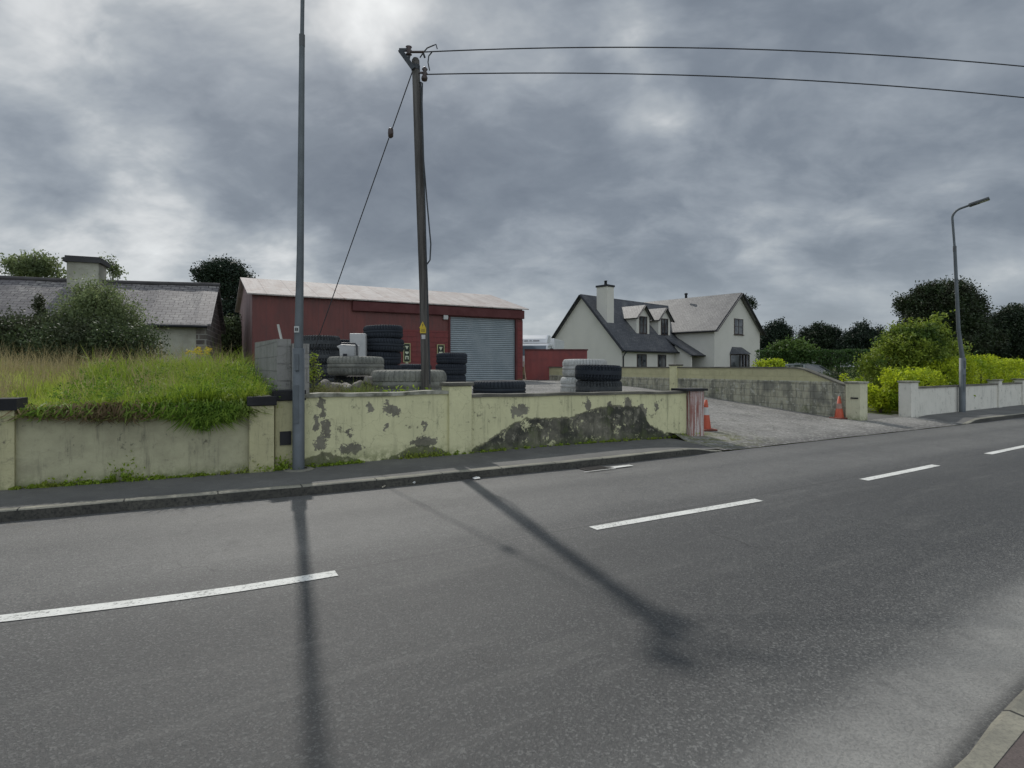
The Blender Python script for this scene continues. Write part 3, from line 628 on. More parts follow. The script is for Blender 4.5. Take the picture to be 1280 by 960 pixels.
# porch in the corner
mb = MB(); slab(mb, (8.3,-2.0,2.0), (WX0-.003,-2.0,2.0), (WX0-.003,.9,3.75), (8.3,.9,3.75)); mb.build('porch_roof', sl_d, H)
mb = MB(); mb.tube([(8.3,-2.07,1.93),(WX0-.01,-2.07,1.93)], .07, 8); mb.build('gutter', black_t, H)
mb = MB(); mb.prism([(8.6,-1.7,-.6),(8.6,0,-.6),(8.6,0,2.9),(8.6,-1.7,1.95)], (.25,0,0)); mb.build('porch_wall', hw, H)
mb = MB(); mb.box(8.86, 10.69, -.25, -.003, -.3, 2.05); dr = mb.build('door', black_t, H)
mb = MB(); mb.box(8.95, 9.45, -.262, -.252, .9, 1.9); mb.box(10.1, 10.6, -.262, -.252, .5, 1.9); mb.build('pane', glass, dr)
# bay window
bay = []
bx0, bx1 = WM-1.75, WM+1.15
mb = MB(); mb.prism([(bx0,WY-.003,-.3),(bx0+.45,WY-.8,-.3),(bx1-.45,WY-.8,-.3),(bx1,WY-.003,-.3)], (0,0,.75)); bwn = mb.build('bay_window', hw, H)
mb = MB(); pts = [(bx0,WY-.003),(bx0+.45,WY-.8),(bx1-.45,WY-.8),(bx1,WY-.003)]
for z in (.50, 2.05): 
    for a, b in zip(pts, pts[1:]): mb.beam((*a, z), (*b, z), .08, .09)
for a, b in zip(pts, pts[1:]):
    n = 3 if abs(a[1]-b[1]) < .01 else 1
    for k in range(n+1): q = k/n; px_, py_ = a[0]+(b[0]-a[0])*q, a[1]+(b[1]-a[1])*q; mb.box(px_-.04, px_+.04, py_-.04, py_+.037, .5, 2.05)
mb.build('bay_frame', brown_f, bwn)
mb = MB(); mb.prism([(bx0+.06,WY-.01,.52),(bx0+.48,WY-.75,.52),(bx1-.48,WY-.75,.52),(bx1-.06,WY-.01,.52)], (0,0,1.5)); mb.build('pane', glass, bwn)
mb = MB(); o_ = [(bx0-.2,WY-.004,2.12),(bx0+.3,WY-1.0,2.12),(bx1-.3,WY-1.0,2.12),(bx1+.2,WY-.004,2.12)]; i_ = [(bx0+.35,WY-.004,2.85),(bx1-.35,WY-.004,2.85)]
mb.add(o_+i_, [(0,1,4),(1,2,5,4),(2,3,5),(3,2,1,0),(0,4,5,3)]); mb.build('bay_roof', sl_d, bwn)
# dormers
def dormer(xc, hw_=1.05, yf=1.15, ez=5.65, rz=6.65):
    zb = EZ+sl*yf; mb = MB(); mb.prism([(xc-hw_,yf,zb-.3),(xc+hw_,yf,zb-.3),(xc+hw_,yf,ez),(xc,yf,rz-.1),(xc-hw_,yf,ez)], (0,2.6,0)); d = mb.build('dormer', hw, H)
    mb = MB(); k = (rz-ez)/hw_
    for q in (-1, 1): slab(mb, (xc+q*(hw_+.3),yf-.25,ez-.3*k+.05), (xc+q*(hw_+.3),yf+3.1,ez-.3*k+.05), (xc,yf+3.1,rz+.05), (xc,yf-.25,rz+.05), .1)
    mb.build('dormer_roof', sl_p, d)
    mb = MB()
    for q in (-1, 1): mb.beam((xc+q*(hw_+.3),yf-.27,ez-.3*k-.05), (xc,yf-.27,rz-.02), .05, .2, up=(0,1,0))
    mb.build('dormer_bargeboard', black_t, d)
    mb = MB(); x0, x1, z0, z1 = xc-.62, xc+.62, zb+.12, ez-.02
    f = MB()
    for a, b, c, e in ((x0,x1,z0,z0+.07),(x0,x1,z1-.07,z1),(x0,x0+.07,z0+.07,z1-.07),(x1-.07,x1,z0+.07,z1-.07),(xc-.035,xc+.035,z0+.07,z1-.07),(x0+.07,x1-.07,(z0+z1)/2-.02,(z0+z1)/2+.02)): f.box(a, b, yf-.06, yf+.05, c, e)
    f.build('window_frame', brown_f, d); mb.box(x0+.06, x1-.06, yf-.02, yf+.02, z0+.06, z1-.06); mb.build('window_pane', glass, d)
dormer(4.9, ); dormer(8.55)
mb = MB(); mb.box(.45, 1.45, 1.95, 3.15, 4.2, 8.15); ch = mb.build('chimney', hw, H)
mb = MB(); mb.box(.38, 1.52, 1.88, 3.22, 8.15, 8.32); mb.build('chimney_cap', black_t, ch); mb = MB()
mb.lathe([(.15,8.32),(.12,8.68),(.15,8.7),(.15,8.76),(.1,8.76)], 12, (.95,2.5,0)); mb.build('chimney_pot', black_t, ch)
mb = MB(); mb.lathe([(.14,8.3),(.12,8.65),(.18,8.67),(.18,8.8),(.05,8.85)], 12, (WM-.9,2.4,0)); mb.build('flue', black_t, H)
# ---------------- red shed
A_, B_ = Vector((-10.2,22,.9)), Vector((.52,28,.9)); ang = math.atan2(B_.y-A_.y, B_.x-A_.x); SL = math.hypot(B_.x-A_.x, B_.y-A_.y)
SH = thing('shed', 'long dark red corrugated shed with grey roller door and rusty pale roof', 'shed', tuple(A_), ang)
def corr(a, b, pitch=.18, dirt=None, rot=False, seams=True):
    def fn(t):
        uv = t.tc('UV'); P = t.tc('Object'); u, v, _ = t.sep(uv); w = t.m('SINE', t.m('MULTIPLY', u, 2*math.pi/pitch))
        n = t.noise(t.mapp(uv, (1.2,.35,1)), 1.5, 5, .65); g = t.noise(P, 2.5, 5, .7)
        c = t.mix(t.rng(n, .35, .65), a, b); c = t.mix(t.m('MULTIPLY', t.rng(g, .5, .7), .6), c, dirt or tuple(x*.5 for x in a))
        if seams:
            q = t.m('ABSOLUTE', t.m('SUBTRACT', t.m('FRACT', t.m('DIVIDE', u, 1.0)), .5)); c = t.mix(t.rng(q, .03, .0, 0, .4), c, (.05,.03,.03))
        return dict(col=c, bump=w, dist=.004)
    return fn
red_w = mat('red_cladding', corr((.135,.036,.029), (.105,.031,.026), dirt=(.07,.032,.027)), rough=.6)
roof_m = mat('rusty_roof_sheet', corr((.46,.425,.40), (.38,.335,.31), pitch=.15, dirt=(.27,.18,.15)), rough=.75, spec=.2)
gab_m = mat('gable_pinkish', corr((.30,.20,.19), (.22,.14,.135), dirt=(.2,.12,.11)), rough=.7)
redb = mat('red_blockwork', wall_fn((.165,.035,.032), (.12,.05,.045), low=.1, streak=.2, cracks=.0, paint2=(.13,.03,.03), blocks=(.45,.225)), rough=.8)
SD, SE, SR = 8.0, 3.58, 4.68
def tsh(px): k = (px-CX)/F; return -(A_.x-k*A_.y)/(math.cos(ang)-k*math.sin(ang))
d0, d1 = tsh(562.5), tsh(644); xs_ = tsh(500)
mb = MB(); mb.box(0, d0, 0, .15, -.2, SE); mb.box(d1, SL, 0, .15, -.2, SE); mb.box(d0, d1, 0, .15, 3.02, SE); mb.build('wall', red_w, SH)
MB().box(xs_-.5, d0-.003, -.035, -.003, -.2, 2.35).build('lower_wall', redb, SH); MB().box(d1+.003, SL, -.035, -.003, -.2, 3.0).build('lower_wall', redb, SH)
mb = MB(); mb.prism([(0,.16,-.2),(0,SD,-.2),(0,SD,SE),(0,SD/2,SR-.05),(0,.16,SE)], (.15,0,0)); mb.build('gable_wall', gab_m, SH); mb = MB(); mb.prism([(SL-.15,.16,-.2),(SL-.15,SD,-.2),(SL-.15,SD,SE),(SL-.15,SD/2,SR-.05),(SL-.15,.16,SE)], (.15,0,0)); mb.build('gable_wall', gab_m, SH)
mb = MB(); mb.box(.15, SL-.15, SD-.15, SD, -.2, SE); mb.build('wall', red_w, SH)
mb = MB(); slab(mb, (-.2,-.22,SE-.02), (SL+.25,-.22,SE-.02), (SL+.25,SD/2,SR+.06), (-.2,SD/2,SR+.06), .05); slab(mb, (-.2,SD+.22,SE-.02), (SL+.25,SD+.22,SE-.02), (SL+.25,SD/2,SR+.06), (-.2,SD/2,SR+.06), .05); mb.build('roof', roof_m, SH)
fas = worn('fascia_red', (.095,.026,.025), bump=.001)
mb = MB(); mb.box(tsh(440), SL+.04, -.16, -.04, SE-.52, SE-.10); bv(mb.build('fascia', fas, SH), .03)
def roller(t):
    v = t.sep(t.tc('UV'))[1]; n = t.noise(t.tc('Object'), 1.5, 4, .6); q = t.m('FRACT', t.m('DIVIDE', v, .095))
    c = t.mix(t.rng(n, .3, .7), (.25,.285,.30), (.20,.235,.25)); c = t.mix(t.rng(q, .14, .0, 0, .6), c, (.06,.075,.085)); return dict(col=c, bump=t.m('SINE', t.m('MULTIPLY', q, math.pi)), dist=.02)
mb = MB(); mb.box(d0, d1, .05, .11, -.15, 3.02); rd = mb.build('roller_door', mat('roller_shutter', roller, rough=.5, metal=.3), SH)
mb = MB(); mb.box(d0-.1, d0, -.06, .14, -.15, 3.02); mb.build('door_guide', fas, SH); mb = MB(); mb.box(d1, d1+.1, -.06, .14, -.15, 3.02); mb.build('door_guide', fas, SH)
ax0, ax1 = tsh(553.5), tsh(559); mb = MB(); mb.box(ax0, ax1, -.14, -.005, Z(401,26.6)-.9, Z(393,26.6)-.9); bv(mb.build('alarm_box', worn('alarm_white', (.5,.5,.48)), SH), .02)
yf_ = worn('sign_yellow', (.36,.34,.17), bump=.0005); sb = worn('sign_black', (.02,.03,.022), bump=.0005); sw_ = worn('sign_white', (.55,.58,.42), bump=.0005)
def wallsign(px0, px1, py0, py1, label, glyphs):
    a, b = tsh(px0), tsh(px1); Yd = A_.y+math.sin(ang)*(a+b)/2; z0, z1 = Z(py1,Yd)-.9, Z(py0,Yd)-.9
    r = thing('wall_sign', label, 'sign', tuple(A_+Vector((math.cos(ang)*a, math.sin(ang)*a, z0))+Vector((math.sin(ang),-math.cos(ang),0))*.05), ang)
    w, h = b-a, z1-z0
    mb = MB(); mb.box(0, w, -.02, .005, 0, h); mb.build('board', sb, r); mb = MB(); q = .035
    mb.box(-q, 0, -.03, .005, -q, h+q); mb.box(w, w+q, -.03, .005, -q, h+q); mb.box(0, w, -.03, .005, -q, 0); mb.box(0, w, -.03, .005, h, h+q); mb.build('border', yf_, r)
    mb = MB(); cz = h-.17
    for g in glyphs:
        c = w/2; s_ = min(.085, w*.3)
        if g == 'v': mb.prism([(c-s_,-.021,cz+s_),(c,-.021,cz-s_),(c+s_,-.021,cz+s_)], (0,-.006,0))
        if g == 'w': mb.box(c-s_, c+s_, -.027, -.021, cz-.01, cz+s_*.6); mb.prism([(c-s_,-.021,cz-.012),(c,-.021,cz-s_),(c+s_,-.021,cz-.012)], (0,-.006,0))
        if g == 'n': mb.box(c-s_, c-s_*.45, -.027, -.021, cz-s_, cz+s_); mb.box(c+s_*.45, c+s_, -.027, -.021, cz-s_, cz+s_); mb.box(c-s_*.45, c+s_*.45, -.027, -.021, cz+s_*.4, cz+s_)
        if g == 'a': mb.prism([(c-s_,-.021,cz-s_*.5),(c,-.021,cz+s_*.7),(c+s_,-.021,cz-s_*.5)], (0,-.006,0))
        cz -= .22
    mb.build('lettering', sw_, r)
wallsign(504.5, 511.5, 430, 452, 'tall narrow black sign with yellow border beside the tall tyre stack', 'vwna')
wallsign(546.5, 554, 431.5, 452, 'black sign with yellow border and arrow just left of the roller door', 'vnv')
# ---------------- derelict cottage
CT = thing('cottage', 'old low cottage with mossy slate roof and single wide chimney', 'cottage', (-11.5,21,1.0), math.atan2(.375,.927))
cw = worn('cottage_wall', (.44,.43,.35), var=.35, sc=1.2, dirt=(.20,.19,.15), bsc=20, bump=.01)
mb = MB(); mb.prism([(0,0,-.3),(0,5,-.3),(0,5,2.28),(0,2.5,3.8),(0,0,2.28)], (-13,0,0)); mb.build('wall', cw, CT)
def stone_f(t):
    uv = t.tc('UV'); br = t.brick(uv, .42, .2, .02); n = t.noise(t.tc('Object'), 5, 4, .7)
    c = t.mix(t.sep(br[0])[0], (.10,.085,.075), (.23,.20,.17)); c = t.mix(t.rng(n, .4, .7, 0, .6), c, (.05,.045,.04)); return dict(col=t.mix(br[1], c, (.28,.27,.24)), bump=t.m('SUBTRACT', n, br[1]), dist=.02)
mb = MB(); mb.prism([(.005,-.02,-.3),(.005,5,-.3),(.005,5,2.25),(.005,2.5,3.75),(.005,-.02,2.25)], (.05,0,0)); mb.box(-.30,.004,-.03,-.003,-.3,2.2); mb.build('gable_stonework', mat('rubble_stone', stone_f, rough=.95), CT)
def sag(u): return -.12*math.sin(max(0, min(1, -u/13))*math.pi)
mb = MB(); n = 26; vs = []
for i in range(n+1):
    x = .22-i*13.4/n; s_ = sag(x)+.012*math.sin(i*2.1); vs += [(x,-.28,2.17+s_*.4),(x,2.5,3.97+s_),(x,5.28,2.17+s_*.4),(x,2.5,3.87+s_),(x,-.28,2.10+s_*.4),(x,5.28,2.10+s_*.4)]
fs = []
for i in range(n):
    o = 6*i; fs += [(o,o+1,o+7,o+6),(o+1,o+2,o+8,o+7),(o,o+6,o+10,o+4),(o+4,o+10,o+9,o+3),(o+3,o+9,o+11,o+5),(o+2,o+5,o+11,o+8)]
fs += [(0,4,3,1),(1,3,5,2)]; mb.add(vs, fs); mb.build('roof', sl_o, CT)
mb = MB(); mb.tube([(.25-i*13.5/20, 2.5, 4.0+sag(.2-i*13.4/20)) for i in range(21)], .09, 6); mb.build('ridge_tiles', worn('ridge_dark', (.07,.065,.065)), CT)
mb = MB(); mb.tube([(.1,-.33,2.08),(-13,-.33,2.02)], .06, 8); mb.build('gutter', black_t, CT)
mb = MB(); mb.box(-4.85,-3.85,2.05,3.05,3.2,4.55); chm = mb.build('chimney', cw, CT); mb = MB(); mb.box(-4.95,-3.75,1.95,3.15,4.55,4.70); mb.box(-4.9,-3.8,2.0,3.1,4.70,4.78); mb.build('chimney_cap', worn('cap_dark', (.05,.05,.05)), chm)
window(CT, -2.75, -2.1, .45, 1.25, -.0, nx=1, fm=black_t); window(CT, -7.2, -6.3, .4, 1.4, -.0, nx=2, fm=black_t); window(CT, -10.6, -9.7, .4, 1.4, -.0, nx=2, fm=black_t)
mb = MB(); mb.box(-8.9,-8.0,-.05,.02,-.3,1.7); mb.build('door', worn('door_dull', (.08,.07,.06)), CT)
# ---------------- red metal fence panel and lorry behind
RF = thing('metal_fence', 'plain red sheet metal fence between the shed and white house', 'fence', (.66,28.7,.86), R(3))
mb = MB(); mb.box(0, 3.22, 0, .05, .06, 1.56); mb.build('panel', mat('red_panel', corr((.19,.030,.024), (.155,.026,.022), pitch=.3, dirt=(.09,.02,.02), seams=False), rough=.5), RF)
mb = MB(); mb.box(-.02, 3.26, -.04, .09, 1.56, 1.63); mb.box(0, 3.22, -.03, .08, .0, .06); mb.build('rail', fas, RF)
for x in (.0, 1.6, 3.16): MB().box(x, x+.07, .052, .12, -.1, 1.56).build('post', fas, RF)
tag(MB().beam((X(657.5,28), 28.0, .86), (X(654.5,28.5), 28.5, 1.85), .05, .04).build('timber_plank', worn('plank_wood', (.30,.22,.15))), 'thin pale plank leaning against the red metal fence', 'plank')
wp_ = worn('lorry_white', (.70,.71,.72), var=.06, rough=.35, bump=.0003)
LT = thing('lorry', 'white high cab lorry parked behind the red metal fence', 'lorry', (X(662,33), 33.4, .86), R(-14))
mb = MB(); prof = [(0,.45),(0,1.35),(.12,1.95),(.45,2.2),(.75,2.55),(1.9,2.68),(1.9,.45)]
pr = MB(); pr.prism([(-1.1,y,z) for y,z in [(0,.4),(-.03,1.3),(.17,2.02),(.28,2.10),(1.95,2.16),(1.95,.4)]], (2.2,0,0)); bv(pr.build('cab', wp_, LT), .08, 3)
mb = MB(); mb.prism([(-.98,y,z) for y,z in [(.42,2.12),(.62,2.42),(1.0,2.66),(1.8,2.70),(1.8,2.12)]], (1.96,0,0)); bv(mb.build('roof_deflector', wp_, LT), .1, 4)
mb = MB(); mb.obox((0,.055,1.68), (1,0,0), (0,-.95,.3), (0,.27,.96), .98, .012, .30); mb.build('windscreen', mat('lorry_glass', col=(.10,.13,.16), rough=.08, spec=.8), LT)
mb = MB()
for k, (a, w) in enumerate(((-.6,.10),(-.42,.22),(-.1,.14),(.12,.38))): mb.obox((a+w/2,.50,2.30), (1,0,0), (0,.84,-.55), (0,.55,.84), w/2, .012, .035)
mb.build('roof_marking', worn('grey_mark', (.35,.35,.36)), LT)
for q in (-1, 1): mb = MB(); mb.tube([(q*1.1,.12,1.9),(q*1.35,-.05,1.9),(q*1.35,-.05,1.75)], .02, 6); mb.box(q*1.35-.1, q*1.35+.1, -.1, 0, 1.35, 1.8); bv(mb.build('mirror', black_t, LT), .02)
mb = MB(); mb.box(-1.12, 1.12, -.12, 0, .35, .7); bv(mb.build('bumper', worn('bumper_grey', (.12,.12,.13)), LT), .04)
for q in (-1, 1):
    for yy in (.8, 5.2):
        mb = MB(); prf = [(.2,-.13),(.42,-.14),(.46,-.1),(.46,.1),(.42,.14),(.2,.13)]; mb.lathe(prf, 24, closed=True); w = mb.build('wheel', worn('lorry_rubber', (.02,.02,.02)), LT); w.location = (q*.95, yy, .46); w.rotation_euler = (0, R(90), 0)
mb = MB(); mb.box(-1.15, 1.15, 2.1, 6.2, .75, 2.5); bv(mb.build('box_body', wp_, LT), .03)
# ================================================================== TYRES
def tyre_mat(name, base, dust, amt):
    def fn(t):
        P = t.tc('Object'); n = t.noise(P, 3, 5, .65); g = t.noise(P, 22, 4, .7); z = t.sep(t.geo('Normal'))[2]
        k = t.m('MAXIMUM', t.m('MULTIPLY', t.rng(n, .3, .62), amt), t.m('MULTIPLY', t.rng(t.m('ADD', t.sep(P)[2], t.m('MULTIPLY', n, .1)), .02, .09), amt*.5))
        return dict(col=t.mix(t.m('MULTIPLY', k, t.rng(g, .25, .6, .6, 1)), base, dust), bump=g, dist=.006)
    return mat(name, fn, rough=.75, spec=.3)
tm = {'black': tyre_mat('tyre_black', (.012,.016,.024), (.035,.042,.05), .5), 'worn': tyre_mat('tyre_worn', (.022,.026,.03), (.07,.075,.078), .9),
      'grey': tyre_mat('tyre_grey', (.075,.078,.072), (.22,.22,.19), 1.), 'white': tyre_mat('tyre_whitewashed', (.24,.24,.225), (.48,.48,.46), 1.)}
def tyre_mesh(Ro, w, kind, blocks=44):
    ri = Ro*.52; h = w/2; n = blocks*4
    prof = [(ri,-h*.72),(ri+.03,-h*.8),(Ro*.74,-h*1.0),(Ro*.9,-h*.97),(Ro*.955,-h*.86),(Ro*.985,-h*.70),(Ro,-h*.55),(Ro,-h*.28),(Ro,-h*.24),(Ro,-h*.05),(Ro,h*.05),(Ro,h*.24),(Ro,h*.28),(Ro,h*.55),(Ro*.985,h*.70),(Ro*.955,h*.86),(Ro*.9,h*.97),(Ro*.74,h*1.0),(ri+.03,h*.8),(ri,h*.72)]
    gr = {7, 8, 11, 12} if kind != 'smooth' else set()
    def rf(j, k, r):
        if j in (5,6,7,8,11,12,13,14,4,15):
            sh = 0 if j < 10 else 2
            if kind == 'lug': return r-(.035 if ((k+sh*1+(j % 3)//2) % 4) < 2 and j not in (8, 11) else 0)
            if kind == 'block' and ((k+sh) % 4) == 0: return r-.02
        if j in (8, 11) and kind == 'block': return r-.018
        return r
    mb = MB(); mb.lathe(prof, n, (0,0,h), rf, sm=False, closed=True); mb.lathe([(ri+.004,-h*.7),(ri*.985,0),(ri+.004,h*.7)], 40, (0,0,h)); return mb
_tc = {}
def tyre(x, y, z, dia, w, m, label, group=None, kind='block', rot=None, tilt=(0,0)):
    key = (round(dia,2), round(w,2), kind)
    if key not in _tc:
        _tc[key] = tyre_mesh(dia/2, w, kind).build('tyre', tm[m], None); o = _tc[key]
    else:
        o = _tc[key].copy(); COL.objects.link(o)
        if o.data.materials[0] != tm[m]: o.data = o.data.copy(); o.data.materials[0] = tm[m]
    o.location = (x, y, z); o.rotation_euler = (R(tilt[0]), R(tilt[1]), rot if rot is not None else random.uniform(0, 6)); return tag(o, label, 'tyre', group, 'thing')
ORD = ['bottom', 'second', 'third', 'fourth', 'fifth', 'topmost']
def stack(px, Y, z0, dia, w, n, m, desc, group, kind='block', jit=.03, names=None, mats=None):
    x = X(px, Y); z = z0
    for k in range(n):
        lab = (names[k] if names else f'{"bottom" if k == 0 else "topmost" if k == n-1 else ORD[k]} {desc}')
        tyre(x+random.uniform(-jit, jit)*(1.8 if k else .5), Y+random.uniform(-jit, jit), z, dia*random.uniform(.99,1.01) if False else dia, w, mats[k] if mats else m, lab, group, kind, tilt=(random.uniform(-1.3,1.3), random.uniform(-1.3,1.3)) if k else (0,0))
        z += w*.985
yz = .95
G1, G2, G3, G4, G5 = 'tyres in the tall dark stack', 'tyres stacked right of the telegraph pole', 'tyres in the broad dark stack behind the lamp', 'whitewashed tyres near the drive', 'dark tyres near the drive'
stack(479, 15.3, yz, 1.06, .355, 5, 'black', 'black tyre of the tall stack behind the flat grey tyres', G1)
stack(399, 14.2, yz, 1.0, .36, 4, 'worn', 'black tyre of the broad stack behind the lamp column', G3, 'lug')
stack(424, 16.2, yz, 1.0, .36, 4, 'black', 'black tyre of the stack tucked left of the white cabinet', 'tyres left of the white cabinet', 'lug')
stack(563, 19.0, yz, 1.05, .37, 3, 'black', 'black tyre of the stack right of the telegraph pole', G2)
stack(520, 20.0, yz-.02, 1.15, .38, 2, 'black', 'black tyre of the low stack left of the telegraph pole', 'tyres left of the telegraph pole')
tyre(X(511,11.3), 11.3, yz-.0, 1.52, .58, 'grey', 'huge dusty grey tyre lying flat at the foot of the telegraph pole', None, 'block')
tyre(X(445,12.6), 12.6, yz+.45, 1.24, .42, 'grey', 'dusty grey tyre lying on rubble and topped by a white container', None, 'block')
tyre(X(447,12.8), 12.8, yz-.0, 1.05, .44, 'worn', 'dark tyre underneath the dusty grey tyre, behind the rubble', None, 'lug')
tyre(X(624,11.55), 11.55, yz-.02, 1.10, .38, 'black', 'single black tyre lying flat behind the yellow wall below the roller door', None, 'block')
stack(728.5, 13.5, yz-.03, 1.07, .43, 2, 'white', 'whitewashed tyre of the pair behind the dark tyres', G4, 'block', names=['lower whitewashed tyre behind the two dark tyres', 'upper whitewashed tyre behind the two dark tyres'])
stack(748, 12.5, yz-.01, 1.03, .35, 2, 'worn', '', G5, 'lug', names=['lower scuffed dark tyre of the pair in front of the white tyres', 'upper scuffed dark tyre of the pair in front of the white tyres'], mats=['worn','black'])
# white container with handle, white cabinet, stones
wc = thing('white_container', 'white plastic container with black strap lying on the dusty grey tyre', 'container', (X(437,12.5), 12.5, yz+.87), R(-8))
wpl = worn('white_plastic', (.46,.46,.45), rough=.5, bump=.0005)
mb = MB(); mb.prism([(-.18,-.13,0),(.17,-.13,0),(.19,-.13,.25),(-.14,-.13,.27),(-.26,-.13,.22),(-.19,-.13,.17)], (0,.26,0)); bv(mb.build('body', wpl, wc), .02)
mb = MB(); mb.tube([(-.12,-.15,.29),(.2,-.15,.28),(.235,-.15,.24),(.24,-.15,.02)], .018, 8); mb.build('strap', black_t, wc); mb = MB(); mb.box(-.09, .0, -.145, -.13, .0, .06); mb.build('vent', black_t, wc)
cbn = thing('white_cabinet', 'upright white metal cabinet panel between two dark tyre stacks', 'cabinet', (X(448,14.6), 14.6, yz), R(10))
mb = MB(); mb.box(-.20,.20,-.2,.2,0,1.50); bv(mb.build('body', wpl, cbn), .015); mb = MB(); mb.box(-.19,.19,-.215,-.203,.05,1.46); bv(mb.build('door', wpl, cbn), .008)
stm = worn('rubble_stone_grey', (.22,.20,.18), var=.5, dirt=(.09,.08,.07), sc=5, bump=.02, bsc=14)
def stone(x, y, z, r, label, sq=(1,1,1), name='stone', m=None, grp=None):
    bm = bmesh.new(); bmesh.ops.create_icosphere(bm, subdivisions=3, radius=1)
    ph = random.uniform(0, 9)
    for v in bm.verts:
        c = v.co; q = max(abs(c.x), abs(c.y), abs(c.z))**.6; k = 1/q*.85+.10*math.sin(c.x*3+ph)+.07*math.sin(c.y*5+ph*2)+.06*math.sin(c.z*6+ph); v.co = Vector((c.x*k*sq[0], c.y*k*sq[1], c.z*k*sq[2]))*r
    me = bpy.data.meshes.new(name); bm.to_mesh(me); bm.free(); me.materials.append(m or stm); [setattr(p, 'use_smooth', True) for p in me.polygons]
    o = bpy.data.objects.new(name, me); COL.objects.link(o); o.location = (x, y, z); o.rotation_euler = (random.uniform(-.2,.2), random.uniform(-.2,.2), random.uniform(0,6)); return tag(o, label, 'stone', grp, 'thing')
GS = 'rubble stones under the grey tyre'
for px, Y, r, sq, lab in ((405,10.6,.17,(1,.8,1.3),'reddish brown rubble stone at the left end of the heap'),(432,11.2,.17,(1,.9,1.1),'grey rubble block under the middle of the grey tyre'),(447,10.9,.16,(.9,.8,1.3),'upright grey rubble block under the grey tyre'),(465,11.3,.17,(.6,.7,1.6),'narrow standing rubble stone at the right end of the heap'),(419,11.5,.18,(1,.9,1),'low rubble stone partly under the grey tyre')):
    stone(X(px,Y), Y, yz+r*sq[2]*.8, r, lab, sq, grp=GS)
stone(X(461,10.9), 10.9, yz+.37, .11, 'small round stone propped against the dusty grey tyre', (1.1,.8,.9))
# ================================================================== STREET LAMPS
galv = worn('galvanised_steel', (.125,.14,.15), var=.3, dirt=(.08,.09,.095), rough=.55, metal=.2, sc=3, bump=.001)
alu = worn('lamp_head_grey', (.10,.105,.11), rough=.5, bump=.0005)
def lamp(x, y, z0, zj, zt, r0, r1, label, arm=1.0, dirv=None, collar=True, lean=(0,0), door=True, head=.62, sc=1.):
    r = thing('street_lamp', label, 'street lamp', (x, y, z0), 0, 'street lamps along the road')
    dv = Vector(dirv).normalized(); lx, ly = lean
    mb = MB(); mb.tube([(0,0,-.05),(0,0,1.75*sc),(0,0,1.752*sc)], [r0, r0, r0*.85], 20); mb.tube([(0,0,1.74*sc),(lx*.5,ly*.5,(zj-z0)*.5),(lx,ly,zj-z0)], [r0*.76, (r0*.74+r1*1.3)/2, r1*1.35], 18); mb.build('column', galv, r)
    if door: mb = MB(); mb.obox((-dv.x*-.0+.0, -r0*.99, .95), (1,0,0), (0,1,0), (0,0,1), .035, .006, .28); mb.obox((.01, -r0*.99-.01, 1.55), (1,0,0), (0,1,0), (0,0,1), .028, .01, .12); bv(mb.build('door_panel', galv, r), .004)
    pts = [Vector((lx,ly,zj-z0-.02)), Vector((lx*1.3,ly*1.3,zt-z0-.3))]
    T = Vector((lx*1.35,ly*1.35,zt-z0)); 
    for k in range(1, 7): q = k/6*math.pi/2*.84; pts.append(Vector((lx*1.32,ly*1.32,zt-z0-.3))+Vector((0,0,1))*.3*math.sin(q)+dv*.3*(1-math.cos(q)))
    e = pts[-1]+dv*arm*.97+Vector((0,0,arm*.24)); pts.append(e); mb = MB(); mb.tube(pts, r1, 12); mb.build('bracket_arm', galv, r)
    mb = MB(); mb.tube([(lx,ly,zj-z0-.12),(lx,ly,zj-z0+.05)], r1*1.45, 14); mb.build('collar', alu, r)
    hd = (e-pts[-2]).normalized(); sdv = hd.cross(Vector((0,0,1))).normalized(); up = sdv.cross(hd)
    mb = MB(); c = e+hd*head/2; mb.obox(c, hd, sdv, up, head/2, .13*sc, .035); mb.obox(e+hd*.12, hd, sdv, up, .14, .07, .055); hh = mb.build('lamp_head', alu, r); bv(hh, .02, 3)
    mb = MB(); mb.obox(c+hd*.05-up*.036, hd, sdv, up, head*.33, .09, .006); mb.build('lens', mat('lamp_lens', col=(.45,.46,.44), rough=.25), hh)
    return r
lx0, ly0, _ = W(369.5, 589, .11)
L1 = lamp(lx0, ly0+.11, .11, 6.33, 7.75, .083, .028, 'tall grey lamp column on the pavement in front of the yellow pillars', 1.0, (U[1], -U[0], 0), lean=(.05,0))
mb = MB(); mb.obox((0,-.070,2.02), (1,0,0), (0,1,0), (0,0,1), .035, .004, .045); pl = mb.build('number_plate', worn('plate_pale', (.5,.52,.5)), L1)
mb = MB(); 
for q in (-.018, .0, .018): mb.box(-.018, .018, -.0785, -.075, 2.02+q-.004, 2.02+q+.004)
mb.box(-.02,-.012,-.0785,-.075,2.0,2.04); mb.box(.012,.02,-.0785,-.075,2.0,2.04); mb.build('number_marks', black_t, pl)
tag(MB().lathe([(0.,0.),(.22,0.),(.19,.016),(.12,.018)], 22, (lx0, ly0+.11, .112)).build('concrete_collar', M['kerb']), kind='structure')
rx, ry, _ = W(1203, 515, .12)
lamp(rx, ry, .12, 5.45, 6.7, .088, .034, 'tall lamp column standing before the white garden wall on the right', .22, (U[1]*.99, -U[0]*.55, 0), lean=(-.25,0), head=.5)
lamp(X(1197,62), 62, .5, 3.6, 6.0, .12, .06, 'small distant pale lamp column against the big dark tree', 1.0, (-1,0,0) if False else (.9,-.3,0), door=False)
